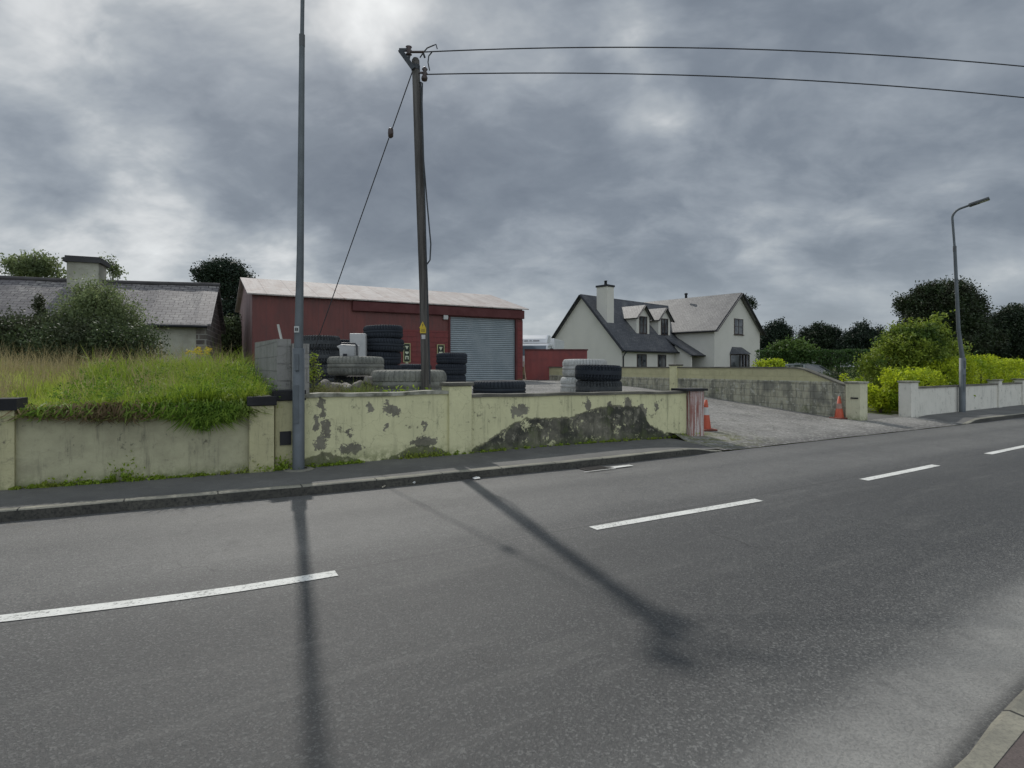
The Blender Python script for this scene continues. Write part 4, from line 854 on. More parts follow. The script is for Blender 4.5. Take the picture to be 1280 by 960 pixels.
# ================================================================== TELEGRAPH POLE + WIRES
PX, PY = X(533.5, 10.5), 10.5; TP = Vector((X(519.5,10.5), 10.5, Z(73,10.5)))
poleM = mat('pole_wood', lambda t: (lambda P: dict(col=t.mix(t.rng(t.noise(t.mapp(P, (14,14,.7)), 1.5, 4, .65), .35, .7), (.055,.050,.046), (.12,.11,.10)), bump=t.noise(t.mapp(P, (30,30,1)), 1.5, 4, .7), dist=.01))(t.tc('Object')), rough=.9)
TG = thing('telegraph_pole', 'dark leaning wooden telegraph pole rising from behind the yellow wall', 'telegraph pole', (PX, PY, .93))
b0 = Vector((0,0,-.1)); tpl = TP-Vector((PX, PY, .93)); mb = MB()
mb.tube([b0, tpl*.35+Vector((.012,0,0)), tpl*.7, tpl-Vector((0,0,.04)), tpl], [.088,.084,.078,.072,.05], 18); mb.build('pole', poleM, TG)
steel = worn('bracket_steel', (.05,.055,.06), rough=.55, metal=.4, bump=.001)
def tl_(px, py, dy=0.): return Vector((X(px,10.5+dy), 10.5+dy, Z(py,10.5+dy)))-Vector((PX, PY, .93))
mb = MB(); mb.beam(tl_(517,86,-.13), tl_(500,62.5,-.13), .08, .05, up=(0,1,0)); mb.beam(tl_(510,78,-.13), tl_(513,62,-.13), .04, .03, up=(0,1,0)); mb.beam(tl_(499,62.5,-.13), tl_(512,62.5,-.13), .05, .04, up=(0,1,0)); mb.tube([tl_(519.5,82,0)+Vector((0,0,0)), tl_(519.6,88,0)], .082, 14); mb.build('bracket', steel, TG)
mb = MB(); mb.tube([tl_(512,65,-.13), tl_(530,65,-.13)], .022, 8); mb.lathe([(.02,-.09),(.06,-.07),(.03,-.03),(.06,0),(.03,.03),(.06,.07),(.02,.09)], 12, tuple(tl_(511,63.5,-.13))); mb.build('insulator', worn('insulator_brown', (.06,.04,.035), rough=.3), TG)
mb = MB(); mb.beam(tl_(524,91,-.05), tl_(530,91,-.05), .03, .03); mb.lathe([(.02,-.10),(.055,-.08),(.03,-.04),(.055,0),(.03,.04),(.055,.08),(.02,.12)], 12, tuple(tl_(531,92,-.05))); mb.lathe([(0,-.06),(.05,-.04),(.06,0),(.05,.04),(0,.06)], 12, tuple(tl_(530.5,98,-.05))); mb.build('insulator', bpy.data.materials['insulator_brown'], TG)
mb = MB(); mb.tube([tl_(525,72,0), tl_(529,66,0), tl_(534,60,0), tl_(541,57,0), tl_(545,55.5,0), tl_(546.5,61,0)], .012, 6); mb.tube([tl_(529,66,0), tl_(531,72,0)], .02, 6); mb.tube([tl_(540,65,0), tl_(536,70,0), tl_(535,78,0), tl_(537,88,0)], .012, 6); mb.tube([tl_(524,102,-.05), tl_(528,104,-.05), tl_(527.5,130,-.05), tl_(529.5,200,-.08), tl_(534,255,-.1), tl_(538.5,305,-.1), tl_(537.5,325,-.1), tl_(534,330,-.13)], .014, 6); mb.tube([tl_(526,104,-.06), tl_(531,250,-.13), tl_(533,330,-.14), tl_(537.3,480,-.15)], .012, 6); mb.build('cable', steel, TG)
def front(px, py): v = tl_(px, py); return v+Vector((0,-.092,0))
pc = [(528.5,-.0)]
ysn = worn('sign_warning_yellow', (.62,.45,.05), bump=.0005)
mb = MB(); c = front(529.3,406.5); mb.prism([c+Vector((-.062,0,-.06)), c+Vector((.062,0,-.06)), c+Vector((0,0,.065))], (0,-.006,0)); tri = mb.build('warning_triangle', ysn, TG)
mb = MB(); c2 = c+Vector((0,-.0065,0)); mb.prism([c2+Vector((.01,0,.03)), c2+Vector((-.014,0,-.005)), c2+Vector((.002,0,-.005)), c2+Vector((-.008,0,-.045)), c2+Vector((.016,0,.002)), c2+Vector((.002,0,.002))], (0,-.002,0)); mb.build('lightning_mark', black_t, tri)
mb = MB(); c = front(529.8,413.5); mb.obox(c, (1,0,0), (0,1,0), (0,0,1), .055, .004, .05); pln = mb.build('yellow_plate', ysn, TG)
mb = MB(); 
for q in (-.02, .0, .02): mb.obox(c+Vector((0,-.006,q)), (1,0,0), (0,1,0), (0,0,1), .035, .001, .003)
mb.build('plate_lines', black_t, pln)
mb = MB(); c = front(530.3,421.5); mb.obox(c, (1,0,0), (0,1,0), (0,0,1), .035, .004, .04); mb.build('white_plate', worn('plate_white', (.55,.53,.52)), TG)
wirem = mat('wire_black', col=(.03,.03,.035), rough=.6)
def wire(px0, y0, ym, y1, label):          # span through three sighted heights, then on along its own tangent to the next pole
    pts = []; X0, X1 = X(px0, 10.45), X(1280, 11.03)
    for k in range(36):
        q = k/35; x = X0+(X1-X0)*q; Y = 10.45+.58*q; px = CX+x*F/Y; c = np.polyfit([px0, 900, 1280], [y0, ym, y1], 2); pts.append(Vector((x, Y, Z(np.polyval(c, px), Y))))
    d = pts[-1]-pts[-2]; d.normalize()
    for k in range(1, 8): pts.append(pts[35]+d*2*k+Vector((0,0,.012*k*k)))
    return tag(MB().tube(pts, .011, 6).build('overhead_wire', wirem), label, 'wire', 'wires running right from the pole', 'thing')
wire(530, 65, 60.5, 83, 'upper overhead wire running right from the pole bracket')
wire(533, 93, 95.5, 122, 'lower overhead wire running right from below the pole top')
gw = thing('guy_wire', 'thin stay wire slanting down left from the telegraph pole top', 'wire', (X(373,13),13,.95))
g0_ = Vector((X(516,10.5), 10.5, Z(88,10.5)))-gw.location; mb = MB(); mb.tube([g0_, Vector((0,0,0))], .011, 6); mb.build('strand', wirem, gw)
# insulator placed where the photo shows it (py=165)
kq = .13
for _ in range(60):
    p = g0_*(1-kq)+gw.location
    if HY-(p.z-EYE)*F/p.y < 165: kq += .004
mb = MB(); mb.lathe([(.015,-.10),(.05,-.07),(.055,0),(.05,.07),(.015,.10)], 12, tuple(g0_*(1-kq))); mb.build('insulator', bpy.data.materials['insulator_brown'], gw)
# ================================================================== CONES
orm = worn('cone_orange', (.46,.085,.04), var=.3, rough=.55, dirt=(.35,.06,.03), bump=.001); whc = worn('cone_white', (.52,.52,.49), rough=.5, bump=.001); cbm = worn('cone_base', (.22,.06,.04), dirt=(.08,.05,.04))
def cone(x, y, z, h, label, band=True, tilt=(0,0)):
    r = thing('traffic_cone', label, 'traffic cone', (x, y, z), R(20), 'traffic cones on the driveway'); r.rotation_euler = (R(tilt[0]), R(tilt[1]), R(20))
    mb = MB(); mb.box(-.2*h/.7,.2*h/.7,-.2*h/.7,.2*h/.7,0,.035); bv(mb.build('base', cbm, r), .012)
    def rr(q): return (.135*(1-q)+.03*q)*h/.7
    mb = MB(); segs = [(.0,.48),(.74,1.0)] if band else [(0,1)]
    for a, b in segs: mb.lathe([(rr(a), .035+a*(h-.035)), (rr(b), .035+b*(h-.035))]+([(.0, h)] if b == 1 else []), 20)
    mb.build('body', orm, r); mb = MB(); a, b = (.48,.74) if band else (.42,.66); e = .002; mb.lathe([(rr(a)+e, .035+a*(h-.035)), (rr(b)+e, .035+b*(h-.035))], 20); mb.build('band', whc if band else worn('cone_band_dirty', (.33,.22,.18)), r)
x, y, _ = W(884, 537.5, .14); cone(x, y+.15, height(*ts(x,y+.15))+.003, .70, 'orange traffic cone with white band beside the striped gate pillar', True, (2,1))
x, y, _ = W(1049, 524, .11); cone(x, y, height(*ts(x,y))+.003, .63, 'faded red traffic cone with a dirty band by the cream pillar', False)
x, y = xy(tpx(877), ws(tpx(877))+.28); tag(MB().beam((x,y,.1),(x+.02,y+.10,1.0), .10, .03).build('red_board', worn('board_red', (.26,.07,.05))), 'narrow dull red board leaning behind the striped gate pillar', 'board')
# ================================================================== CAR behind the drive wall
CR = thing('parked_car', 'silver grey car mostly hidden behind the sloping driveway wall', 'car', (X(1004,24), 24, .22), R(12))
carp = mat('car_paint', col=(.17,.19,.19), rough=.28, metal=.5, spec=.6); cg = mat('car_glass', col=(.03,.04,.045), rough=.05, spec=.9)
def loft(mb, secs, sm=True, capz=True):
    n = len(secs[0]); vs = [p for s_ in secs for p in s_]; fs = [(i*n+k, i*n+(k+1) % n, (i+1)*n+(k+1) % n, (i+1)*n+k) for i in range(len(secs)-1) for k in range(n)]
    if capz: fs += [tuple(range(n))[::-1], tuple(range((len(secs)-1)*n, len(secs)*n))]
    mb.add(vs, fs, sm=sm)
# car runs along local +x (front at +x)
def sec(x, zb, zt, hw, tw):
    return [(x,-hw*.96,zb),(x,-hw,zb+(zt-zb)*.45),(x,-hw*.97,zt-.06),(x,-tw,zt),(x,tw,zt),(x,hw*.97,zt-.06),(x,hw,zb+(zt-zb)*.45),(x,hw*.96,zb)]
mb = MB(); loft(mb, [sec(-2.1,.35,.80,.72,.6), sec(-2.0,.25,.93,.82,.7), sec(-1.2,.2,.96,.86,.74), sec(0,.2,.95,.87,.75), sec(1.0,.2,.93,.86,.72), sec(1.8,.22,.80,.82,.66), sec(2.12,.3,.62,.70,.55)]); bo = mb.build('body', carp, CR)
def cs_(x, z, w): return [(x,-w,z),(x,w,z)]
rp = [(-1.95,.93,.70),(-1.6,1.33,.58),(-1.1,1.43,.56),(-.2,1.46,.56),(.35,1.41,.56),(1.15,.94,.70)]
mb = MB(); vs = []; 
for x, z, w in rp: vs += [(x,-w,z),(x,w,z)]
mb.add([vs[2],vs[3],vs[5],vs[4],vs[7],vs[6],vs[9],vs[8]], [(0,1,2,3),(3,2,4,5),(5,4,6,7)], sm=True); rf_ = mb.build('roof', carp, CR); so_ = rf_.modifiers.new('s', 'SOLIDIFY'); so_.thickness = .03
mb = MB(); mb.add([vs[0],vs[1],vs[3],vs[2]], [(0,1,2,3)]); mb.add([vs[8],vs[9],vs[11],vs[10]], [(0,1,2,3)])
for q in (0, 1): mb.add([vs[0+q],vs[2+q],vs[4+q],vs[6+q],vs[8+q],vs[10+q]], [(0,1,2,3,4,5)])
mb.build('windows', cg, CR)
mb = MB()
for q in (-1, 1):
    for a, b in ((vs[0],vs[2]),(vs[8],vs[10])): mb.beam((a[0],abs(a[1])*q,a[2]), (b[0],abs(b[1])*q,b[2]), .07, .05)
    mb.beam((-.45,.71*q,.93), (-.45,.565*q,1.44), .08, .04)
mb.build('window_pillars', carp, CR)
for xq in (-1.3, 1.35):
    for yq in (-1, 1):
        mb = MB(); mb.lathe([(.2,-.1),(.29,-.1),(.31,-.07),(.31,.07),(.29,.1),(.2,.1)], 24, closed=True); w = mb.build('wheel', worn('car_rubber', (.02,.02,.02)), CR); w.location = (xq, yq*.78, .31); w.rotation_euler = (R(90),0,0)
        mb = MB(); mb.lathe([(0,.06),(.08,.09),(.19,.05),(.21,.09)], 24); mb.lathe([(0,-.06),(.08,-.09),(.19,-.05),(.21,-.09)], 24); mb.build('rim', galv, w)
for q in (-1, 1): mb = MB(); mb.obox((2.0,q*.58,.66), (1,0,0), (0,1,0), (0,0,1), .09, .13, .06); bv(mb.build('headlight', mat('headlight_lens', col=(.6,.62,.62), rough=.1), CR), .03); mb = MB(); mb.obox((.85,q*.92,1.0), (1,0,0), (0,1,0), (0,0,1), .05, .09, .06); bv(mb.build('mirror', carp, CR), .03)
# ================================================================== VEGETATION
def quads_mesh(name, C, A, B, m, parent=None, extra=None):
    n = len(C); v = np.empty((n*4,3), np.float32); v[0::4] = C-A; v[1::4] = C-B*.55; v[2::4] = C+A; v[3::4] = C+B*.55
    me = bpy.data.meshes.new(name); me.vertices.add(n*4); me.vertices.foreach_set('co', v.ravel()); me.loops.add(n*4); me.loops.foreach_set('vertex_index', np.arange(n*4, dtype=np.int32))
    me.polygons.add(n); me.polygons.foreach_set('loop_start', np.arange(0, n*4, 4, dtype=np.int32)); me.update(calc_edges=True); me.materials.append(m)
    o = bpy.data.objects.new(name, me); COL.objects.link(o); o.parent = parent; return o
def rvec(n): v = rng.normal(size=(n,3)); return v/np.linalg.norm(v, axis=1, keepdims=True)
def leaves(blobs, nclump, per, sig, size, up=0., shell=.55, spray=0.):
    b = np.array(blobs, float); vol = (b[:,3]*b[:,4]*b[:,5])**(2/3); pick = rng.choice(len(b), nclump, p=vol/vol.sum()); d = rvec(nclump)
    rad = shell+(1-shell)*rng.random(nclump)**.7; rad *= 1+rng.normal(size=nclump)*.06
    c = b[pick,:3]+d*b[pick,3:6]*rad[:,None]
    cc_ = np.repeat(c, per, 0); dd = np.repeat(d, per, 0); sg = np.repeat(rng.uniform(.6,1.4,nclump), per)[:,None]*sig
    Cn = cc_+np.clip(rng.normal(size=cc_.shape),-1.7,1.7)*sg+(dd*rng.random((len(cc_),1))**2*2*spray if spray else 0)
    a = rvec(len(Cn)); a = a+dd*.5+np.array([0,0,up]); a /= np.linalg.norm(a, axis=1, keepdims=True); r = rvec(len(Cn)); bb = np.cross(a, r); bb /= np.linalg.norm(bb, axis=1, keepdims=True)
    s_ = size*rng.uniform(.6,1.35,(len(Cn),1)); return Cn, a*s_, bb*s_
barkm = worn('bark', (.085,.07,.055), var=.5, rough=.95, bump=.02, bsc=20)
def tree(name, label, cat, x, y, z0, blobs, m, nclump, per, sig, size, trunk=None, group=None, up=0., shell=.55, spray=0., tr=.2, crown='crown'):
    r = thing(name, label, cat, (x, y, z0), 0, group); C_, A1, B1 = leaves(blobs, nclump, per, sig, size, up, shell, spray); quads_mesh(crown, C_, A1, B1, m, r)
    mb = MB(); zt = trunk if trunk else max(b[2] for b in blobs); bx, by = np.mean([b[0] for b in blobs]), np.mean([b[1] for b in blobs])
    base = Vector((0,0,-.15)); mid = Vector((bx*.3, by*.3, zt*.45)); top = Vector((bx, by, zt)); mb.tube([base, mid, top], [tr, tr*.7, tr*.25], 9)
    for b in blobs:
        s_ = base.lerp(mid, random.uniform(.5,1)) if b[2] < zt*.6 else mid.lerp(top, random.uniform(0,.6)); e = Vector(b[:3]); k = (s_+e)/2+Vector((random.uniform(-.1,.1)*b[3], 0, -.1*b[5])); mb.tube([s_, k, e, e+Vector((random.uniform(-.5,.5)*b[3], 0, .6*b[5]))], [tr*.4, tr*.28, tr*.15, tr*.05], 6, cap=False)
    mb.build('trunk', barkm, r); return r
dk = leafmat('leaf_dark', (.016,.028,.014), (.035,.055,.022), (.022,.034,.018), trans=.15)
dkc = leafmat('leaf_conifer', (.016,.030,.018), (.032,.052,.028), (.012,.022,.014), trans=.1)
cop = leafmat('leaf_copper', (.022,.038,.015), (.045,.068,.024), (.032,.036,.018), trans=.15)
mid = leafmat('leaf_mid', (.06,.11,.025), (.13,.20,.045), (.08,.13,.03))
ygr = leafmat('leaf_yellow_green', (.15,.22,.03), (.32,.38,.05), (.075,.13,.025), trans=.35)
gold = leafmat('leaf_gold_hedge', (.30,.38,.02), (.55,.62,.035), (.22,.32,.02), trans=.45)
hedg = leafmat('leaf_hedge_dark', (.025,.055,.015), (.06,.12,.025), trans=.2)
oliv = leafmat('leaf_olive', (.13,.17,.075), (.27,.32,.14), (.10,.13,.06), trans=.45)
olid = leafmat('leaf_bramble', (.045,.065,.03), (.10,.135,.055), (.06,.07,.035), trans=.3)
def B(px, py, Y, rx, rz, x0, y0, z0, ry=None): return (X(px,Y)-x0, Y-y0, Z(py,Y)-z0, rx*Y/F, (ry or rx)*Y/F, rz*Y/F)
def T(name, label, cat, Y, z0, base, bl, m, nc, per, sig, size, **k):
    x0 = X(base, Y); blobs = [B(a, b, Y+(c[0] if c else 0), rx, rz, x0, Y, z0) for a, b, rx, rz, *c in bl]
    if len(bl) > 3:
        for _ in range(len(bl)+3):
            q = random.choice(blobs[:len(bl)]); th = random.uniform(-.2, math.pi+.2); f_ = random.uniform(.22,.42)
            blobs.append((q[0]+math.cos(th)*q[3]*.95, q[1]+random.uniform(-.5,.5)*q[4], q[2]+math.sin(th)*q[5]*.95, q[3]*f_, q[4]*f_, q[5]*f_))
    return tree(name, label, cat, x0, Y, z0, blobs, m, nc, per, sig, size, **k)
T('tree', 'rounded twiggy treetop showing over the left end of the cottage roof', 'tree', 34, 1.0, 44, [(42,335,26,14),(30,342,18,10),(60,340,18,10),(44,327,12,8)], oliv, 240, 22, .22, .085, tr=.16, shell=.3, group='treetops behind the cottage')
T('tree', 'thin wispy treetop just right of the cottage chimney', 'tree', 30, 1.0, 142, [(140,335,9,14),(136,328,4,9),(148,340,6,10)], oliv, 45, 16, .13, .06, tr=.08, shell=.1, group='treetops behind the cottage')
T('pine_tree', 'dark flat topped pine between the cottage and the red shed', 'tree', 36, 1.0, 284, [(262,343,17,8),(280,338,22,9),(296,347,14,11),(272,352,18,8),(290,362,13,10),(284,385,12,14),(282,410,14,20),(296,395,11,20),(300,425,12,20)], dkc, 480, 60, .20, .07, tr=.3, shell=.35, up=.3)
T('tree', 'small dark treetop peeking past the right slope of the house', 'tree', 85, .8, 936, [(936,378,6,6),(931,374,4,4),(941,382,4,4)], dk, 70, 14, .25, .14, tr=.2)
T('bush', 'dark bramble mass between the cottage gable and the red shed', 'bush', 28, 1.0, 290, [(285,425,22,24),(268,436,14,16),(305,430,16,22)], olid, 380, 36, .25, .07, tr=.08, crown='foliage')
GB = 'dark trees beyond the garden hedge'
T('tree', 'dark evergreen tree beside the right corner of the house', 'tree', 78, .8, 972, [(970,428,14,18),(963,424,9,14),(979,416,8,8),(973,410,6,6),(960,442,12,14),(984,440,10,12)], dkc, 620, 60, .3, .12, group=GB, tr=.35, spray=.2)
T('tree', 'dark broad tree in the middle of the row beyond the hedge', 'tree', 80, .8, 1022, [(1022,430,20,15),(1011,420,9,8),(1027,413,10,7),(1037,424,8,12),(1004,440,13,11),(1034,443,18,12)], dk, 700, 60, .3, .12, group=GB, tr=.4, spray=.2)
T('conifer_tree', 'dark spiky conifer tree behind the yellow green garden tree', 'tree', 76, .8, 1078, [(1076,432,18,13),(1077,418,8,8),(1076,411,3,5),(1091,422,8,8),(1066,428,8,8),(1099,433,12,12),(1062,442,12,10)], dkc, 700, 60, .25, .12, group=GB, tr=.4, spray=.45, up=.6)
T('conifer_tree', 'slim dark spiky conifer between the two broader dark trees', 'tree', 79, .8, 1048, [(1048,436,6,12),(1049,420,2.5,9),(1041,444,9,9)], dkc, 300, 50, .22, .12, group=GB, tr=.3, spray=.45, up=.6)
T('copper_tree', 'great round brownish dark tree behind the right street lamp', 'tree', 56, .6, 1178, [(1178,395,38,36),(1160,385,24,24),(1182,375,28,22),(1204,392,24,28),(1150,410,22,26),(1206,418,24,26),(1178,430,44,24),(1158,372,14,12)], cop, 2100, 62, .30, .105, tr=.5, shell=.6)
GR = 'dark trees at the right edge'
T('tree', 'dark tree rising behind the yellow hedge by the right edge', 'tree', 60, .6, 1262, [(1262,415,26,20),(1245,412,17,16),(1275,402,18,14),(1240,435,20,18),(1268,440,26,16),(1226,440,14,14)], dk, 1100, 58, .32, .11, tr=.4, group=GR)
T('tree', 'tall dark tree cut off by the right edge of the photo', 'tree', 64, .6, 1310, [(1305,412,30,22),(1288,405,18,16),(1300,440,34,20),(1330,420,30,24)], dk, 750, 55, .35, .11, tr=.4, group=GR)
T('shrub', 'light green feathery shrub in front of the dark hedge row', 'shrub', 44, .7, 992, [(992,440,20,9),(978,440,11,8),(1003,436,11,8),(985,432,9,7),(1012,444,9,6)], mid, 260, 20, .22, .11, tr=.08, crown='foliage')
T('garden_tree', 'yellow green bushy tree beside the neighbouring entrance', 'tree', 20.5, .3, 1140, [(1140,440,34,26),(1120,428,20,16),(1150,420,22,16),(1172,408,7,13),(1162,425,16,18),(1105,450,22,20),(1110,480,20,18),(1150,455,34,24),(1128,412,10,9),(1095,470,16,18),(1180,442,16,16)], ygr, 700, 40, .12, .047, tr=.10, shell=.45, spray=.06)
T('shrub', 'dark green shrub mass under the garden tree and yellow hedge', 'shrub', 22, .3, 1165, [(1165,455,24,18),(1185,458,18,16),(1150,468,24,18),(1192,446,12,12)], hedg, 360, 30, .13, .05, tr=.08, crown='foliage')
T('shrub', 'small bright yellow shrub peeping over the driveway wall by the house', 'shrub', 19.6, .3, 964, [(964,457,12,6),(954,456,8,6),(972,458,8,6),(962,478,16,16)], gold, 90, 22, .07, .045, tr=.05, crown='foliage')
T('shrub', 'low yellow shrub beside the cream driveway pillar', 'shrub', 18.2, .15, 1100, [(1096,498,12,11),(1110,503,12,11),(1122,492,10,14),(1090,490,6,8),(1130,482,8,10)], gold, 190, 26, .07, .045, tr=.05, crown='foliage')
T('shrub', 'thin yellow green shoots above the sloping wall end', 'shrub', 19.5, .2, 1058, [(1054,474,4,8),(1062,482,7,7),(1076,478,9,5)], gold, 40, 16, .05, .04, tr=.03, crown='foliage')
T('shrub', 'dull grey green shrub in front of the parked car', 'shrub', 21.5, .25, 1040, [(1040,476,14,10),(1025,478,10,8)], olid, 90, 24, .09, .045, tr=.05, crown='foliage')
# clipped dark hedge
def hedge(name, label, p0, p1, depth, zf, z0, m, n, size, bump=.06, group=None, clump=1, sig=.05):
    p0, p1 = Vector((*p0, 0)), Vector((*p1, 0)); d = (p1-p0); Ln = d.length; d.normalize(); nrm = Vector((-d.y, d.x, 0)); r = thing(name, label, 'hedge', (p0.x, p0.y, z0), 0, group)
    nc = n//clump; u = rng.random(nc)*Ln; H_ = np.array([zf(q) for q in u]); w = rng.random(nc); perim = w*(2*H_+depth); yy = np.where(perim < H_, 0, np.where(perim < H_+depth, perim-H_, depth)); zz = np.where(perim < H_, perim, np.where(perim < H_+depth, H_, 2*H_+depth-perim))
    wob = bump*(np.sin(u*2.3)+np.sin(u*5.1+zz*4)+np.sin(zz*7+u)); yy = yy-wob*np.where(yy < depth/2, 1, -1); zz = zz+np.where(zz > H_*.95, wob*.8, 0)
    inn = rng.random(nc)*.12; yy = yy+np.where(yy < depth/2, inn, -inn)
    C_ = np.stack([d.x*u+nrm.x*yy, d.y*u+nrm.y*yy, zz], 1); C_ = np.repeat(C_, clump, 0); C_ = C_+rng.normal(size=C_.shape)*sig
    a = rvec(len(C_))+np.array([0,0,.5]); a /= np.linalg.norm(a, axis=1, keepdims=True); b_ = np.cross(a, rvec(len(C_))); b_ /= np.linalg.norm(b_, axis=1, keepdims=True); s_ = size*rng.uniform(.6,1.3,(len(C_),1))
    quads_mesh('foliage', C_, a*s_, b_*s_, m, r)
    mb = MB(); k = int(Ln/.8)+1
    for i in range(k): q = p0+d*(Ln*(i+.5)/k)+nrm*depth*.5-p0; mb.tube([q+Vector((0,0,-.1)), q+Vector((.05,0,zf(Ln*(i+.5)/k)*.8))], [.04,.015], 6)
    mb.build('stems', barkm, r); mb = MB(); h_ = [zf(Ln*i/8) for i in range(9)]
    return r
hedge('hedge', 'clipped dark green hedge running behind the driveway wall', (X(945,44),44), (X(1110,40),40), 1.2, lambda q: 2.05+.03*math.sin(q*3), .7, hedg, 17000, .06, bump=.03)
def gz(q): return float(np.interp(q, [0,1,2,3,4.2,6,8,10,12,14], [1.1,1.22,1.28,1.40,1.66,1.70,1.64,1.5,1.4,1.4]))+.05*math.sin(q*4.1)
hs = (12.0+dW.x*.9-dW.y*.35, 16.65+dW.y*.9+dW.x*.35); he = (12.0+dW.x*12-dW.y*.35, 16.65+dW.y*12+dW.x*.35)
hedge('golden_hedge', 'bright yellow green hedge spilling over the white garden wall', hs, he, 1.0, gz, .12, gold, 30000, .045, bump=.07, clump=5, sig=.075)
# bushes in front of the cottage
T('bush', 'tall olive green bush in front of the cottage chimney', 'bush', 15.5, 1.2, 120, [(116,396,30,22),(100,404,28,20),(140,404,26,20),(120,374,18,14),(155,418,18,18),(95,425,30,20),(75,405,14,14),(165,402,14,14),(106,362,9,9),(136,366,7,8),(150,386,9,10),(84,384,10,12)], oliv, 620, 34, .15, .034, tr=.09, shell=.35, spray=.14)
T('bush', 'dark low bramble thicket at the left edge before the cottage', 'bush', 15, 1.2, 30, [(20,425,40,22),(50,425,30,22),(-10,430,40,24),(70,430,25,18),(5,412,16,10),(60,408,10,12)], olid, 560, 40, .15, .034, tr=.07, spray=.14)
T('bush', 'dark bramble thicket spreading below the olive bush', 'bush', 14.6, 1.2, 125, [(100,430,40,22),(140,432,36,20),(172,432,22,16),(75,435,28,18)], olid, 560, 40, .14, .034, tr=.07, spray=.12)
T('sapling', 'thin dark upright sapling against the cottage roof', 'sapling', 16.5, 1.2, 49, [(49,390,5,14),(47,378,4,8),(52,402,6,12)], olid, 40, 22, .07, .045, tr=.03)
# grass: blades
def blades(N, samp, h, w, lean, m, name, label, curl=.35, kind='stuff', seed=0):
    x, y, z = samp(N); N = len(x); hh = h(x, y)*rng.uniform(.55,1.25,N); th = rng.random(N)*6.283; ln = rng.normal(size=(N,2))*lean
    side = np.stack([np.cos(th), np.sin(th), np.zeros(N)], 1)*(w*rng.uniform(.6,1.4,N))[:,None]
    base = np.stack([x,y,z],1); mid_ = base+np.stack([ln[:,0]*hh*.4, ln[:,1]*hh*.4, hh*.55],1); tip = base+np.stack([ln[:,0]*hh*1.3, ln[:,1]*hh*1.3, hh*(1-curl*np.minimum(1,np.abs(ln[:,0])+np.abs(ln[:,1])))],1)
    v = np.empty((N*5,3),np.float32); v[0::5]=base-side; v[1::5]=base+side; v[2::5]=mid_+side*.8; v[3::5]=mid_-side*.8; v[4::5]=tip
    me = bpy.data.meshes.new(name); me.vertices.add(N*5); me.vertices.foreach_set('co', v.ravel()); o5 = np.arange(N)[:,None]*5
    lp = (o5+np.array([0,1,2,3,3,2,4])).astype(np.int32).ravel(); me.loops.add(N*7); me.loops.foreach_set('vertex_index', lp); ls = (np.arange(N)[:,None]*7+np.array([0,4])).astype(np.int32).ravel(); me.polygons.add(2*N); me.polygons.foreach_set('loop_start', ls); me.update(calc_edges=True); me.materials.append(m)
    o = bpy.data.objects.new(name, me); COL.objects.link(o); return tag(o, label, None, None, kind)
def gfn(c1, c2, c3):
    def fn(t):
        P = t.geo('Position'); i = t.geo('Random Per Island'); n = t.noise(P, 1.1, 4, .6); g = t.noise(P, .5, 3, .6)
        c = t.mix(i, c1, c2); c = t.mix(t.rng(n, .45, .68), c, c3); return dict(col=c, trans=.45)
    return fn
gm1 = mat('grass_bright', gfn((.22,.32,.035), (.46,.54,.08), (.50,.50,.16)), rough=.6, spec=.3)
gm2 = mat('grass_seed', gfn((.30,.25,.13), (.42,.36,.20), (.26,.22,.11)), rough=.8, spec=.2)
gm3 = mat('grass_lush', gfn((.14,.22,.02), (.32,.43,.05), (.28,.33,.06)), rough=.5, spec=.3)
def terr(t_, s_): return np.array([height(a, b) for a, b in zip(t_, s_)])
def samp_f(t0, t1, s0, s1, pw=1.):
    def f(N):
        tt = rng.uniform(t0, t1, N); q = s0+(s1-s0)*rng.random(N)**pw; ss = q+np.array([ws(a) for a in tt])
        px_ = P0[0]+tt*U[0]+ss*V[0]; py_ = P0[1]+tt*U[1]+ss*V[1]; ok = (px_/py_ > -1.15); tt, ss, px_, py_ = tt[ok], ss[ok], px_[ok], py_[ok]
        return px_, py_, terr(tt, ss)-.02
    return f
def hgt(x, y):
    s_ = (x-P0[0])*V[0]+(y-P0[1])*V[1]; t_ = (x-P0[0])*U[0]+(y-P0[1])*U[1]
    mound = .22*np.exp(-((t_+8.9)/1.1)**2)*np.exp(-((s_-1.6)/1.2)**2); return .17+.055*np.clip(s_-.6,0,5)+mound+.07*np.sin(t_*2.1+s_)*np.sin(s_*1.7)
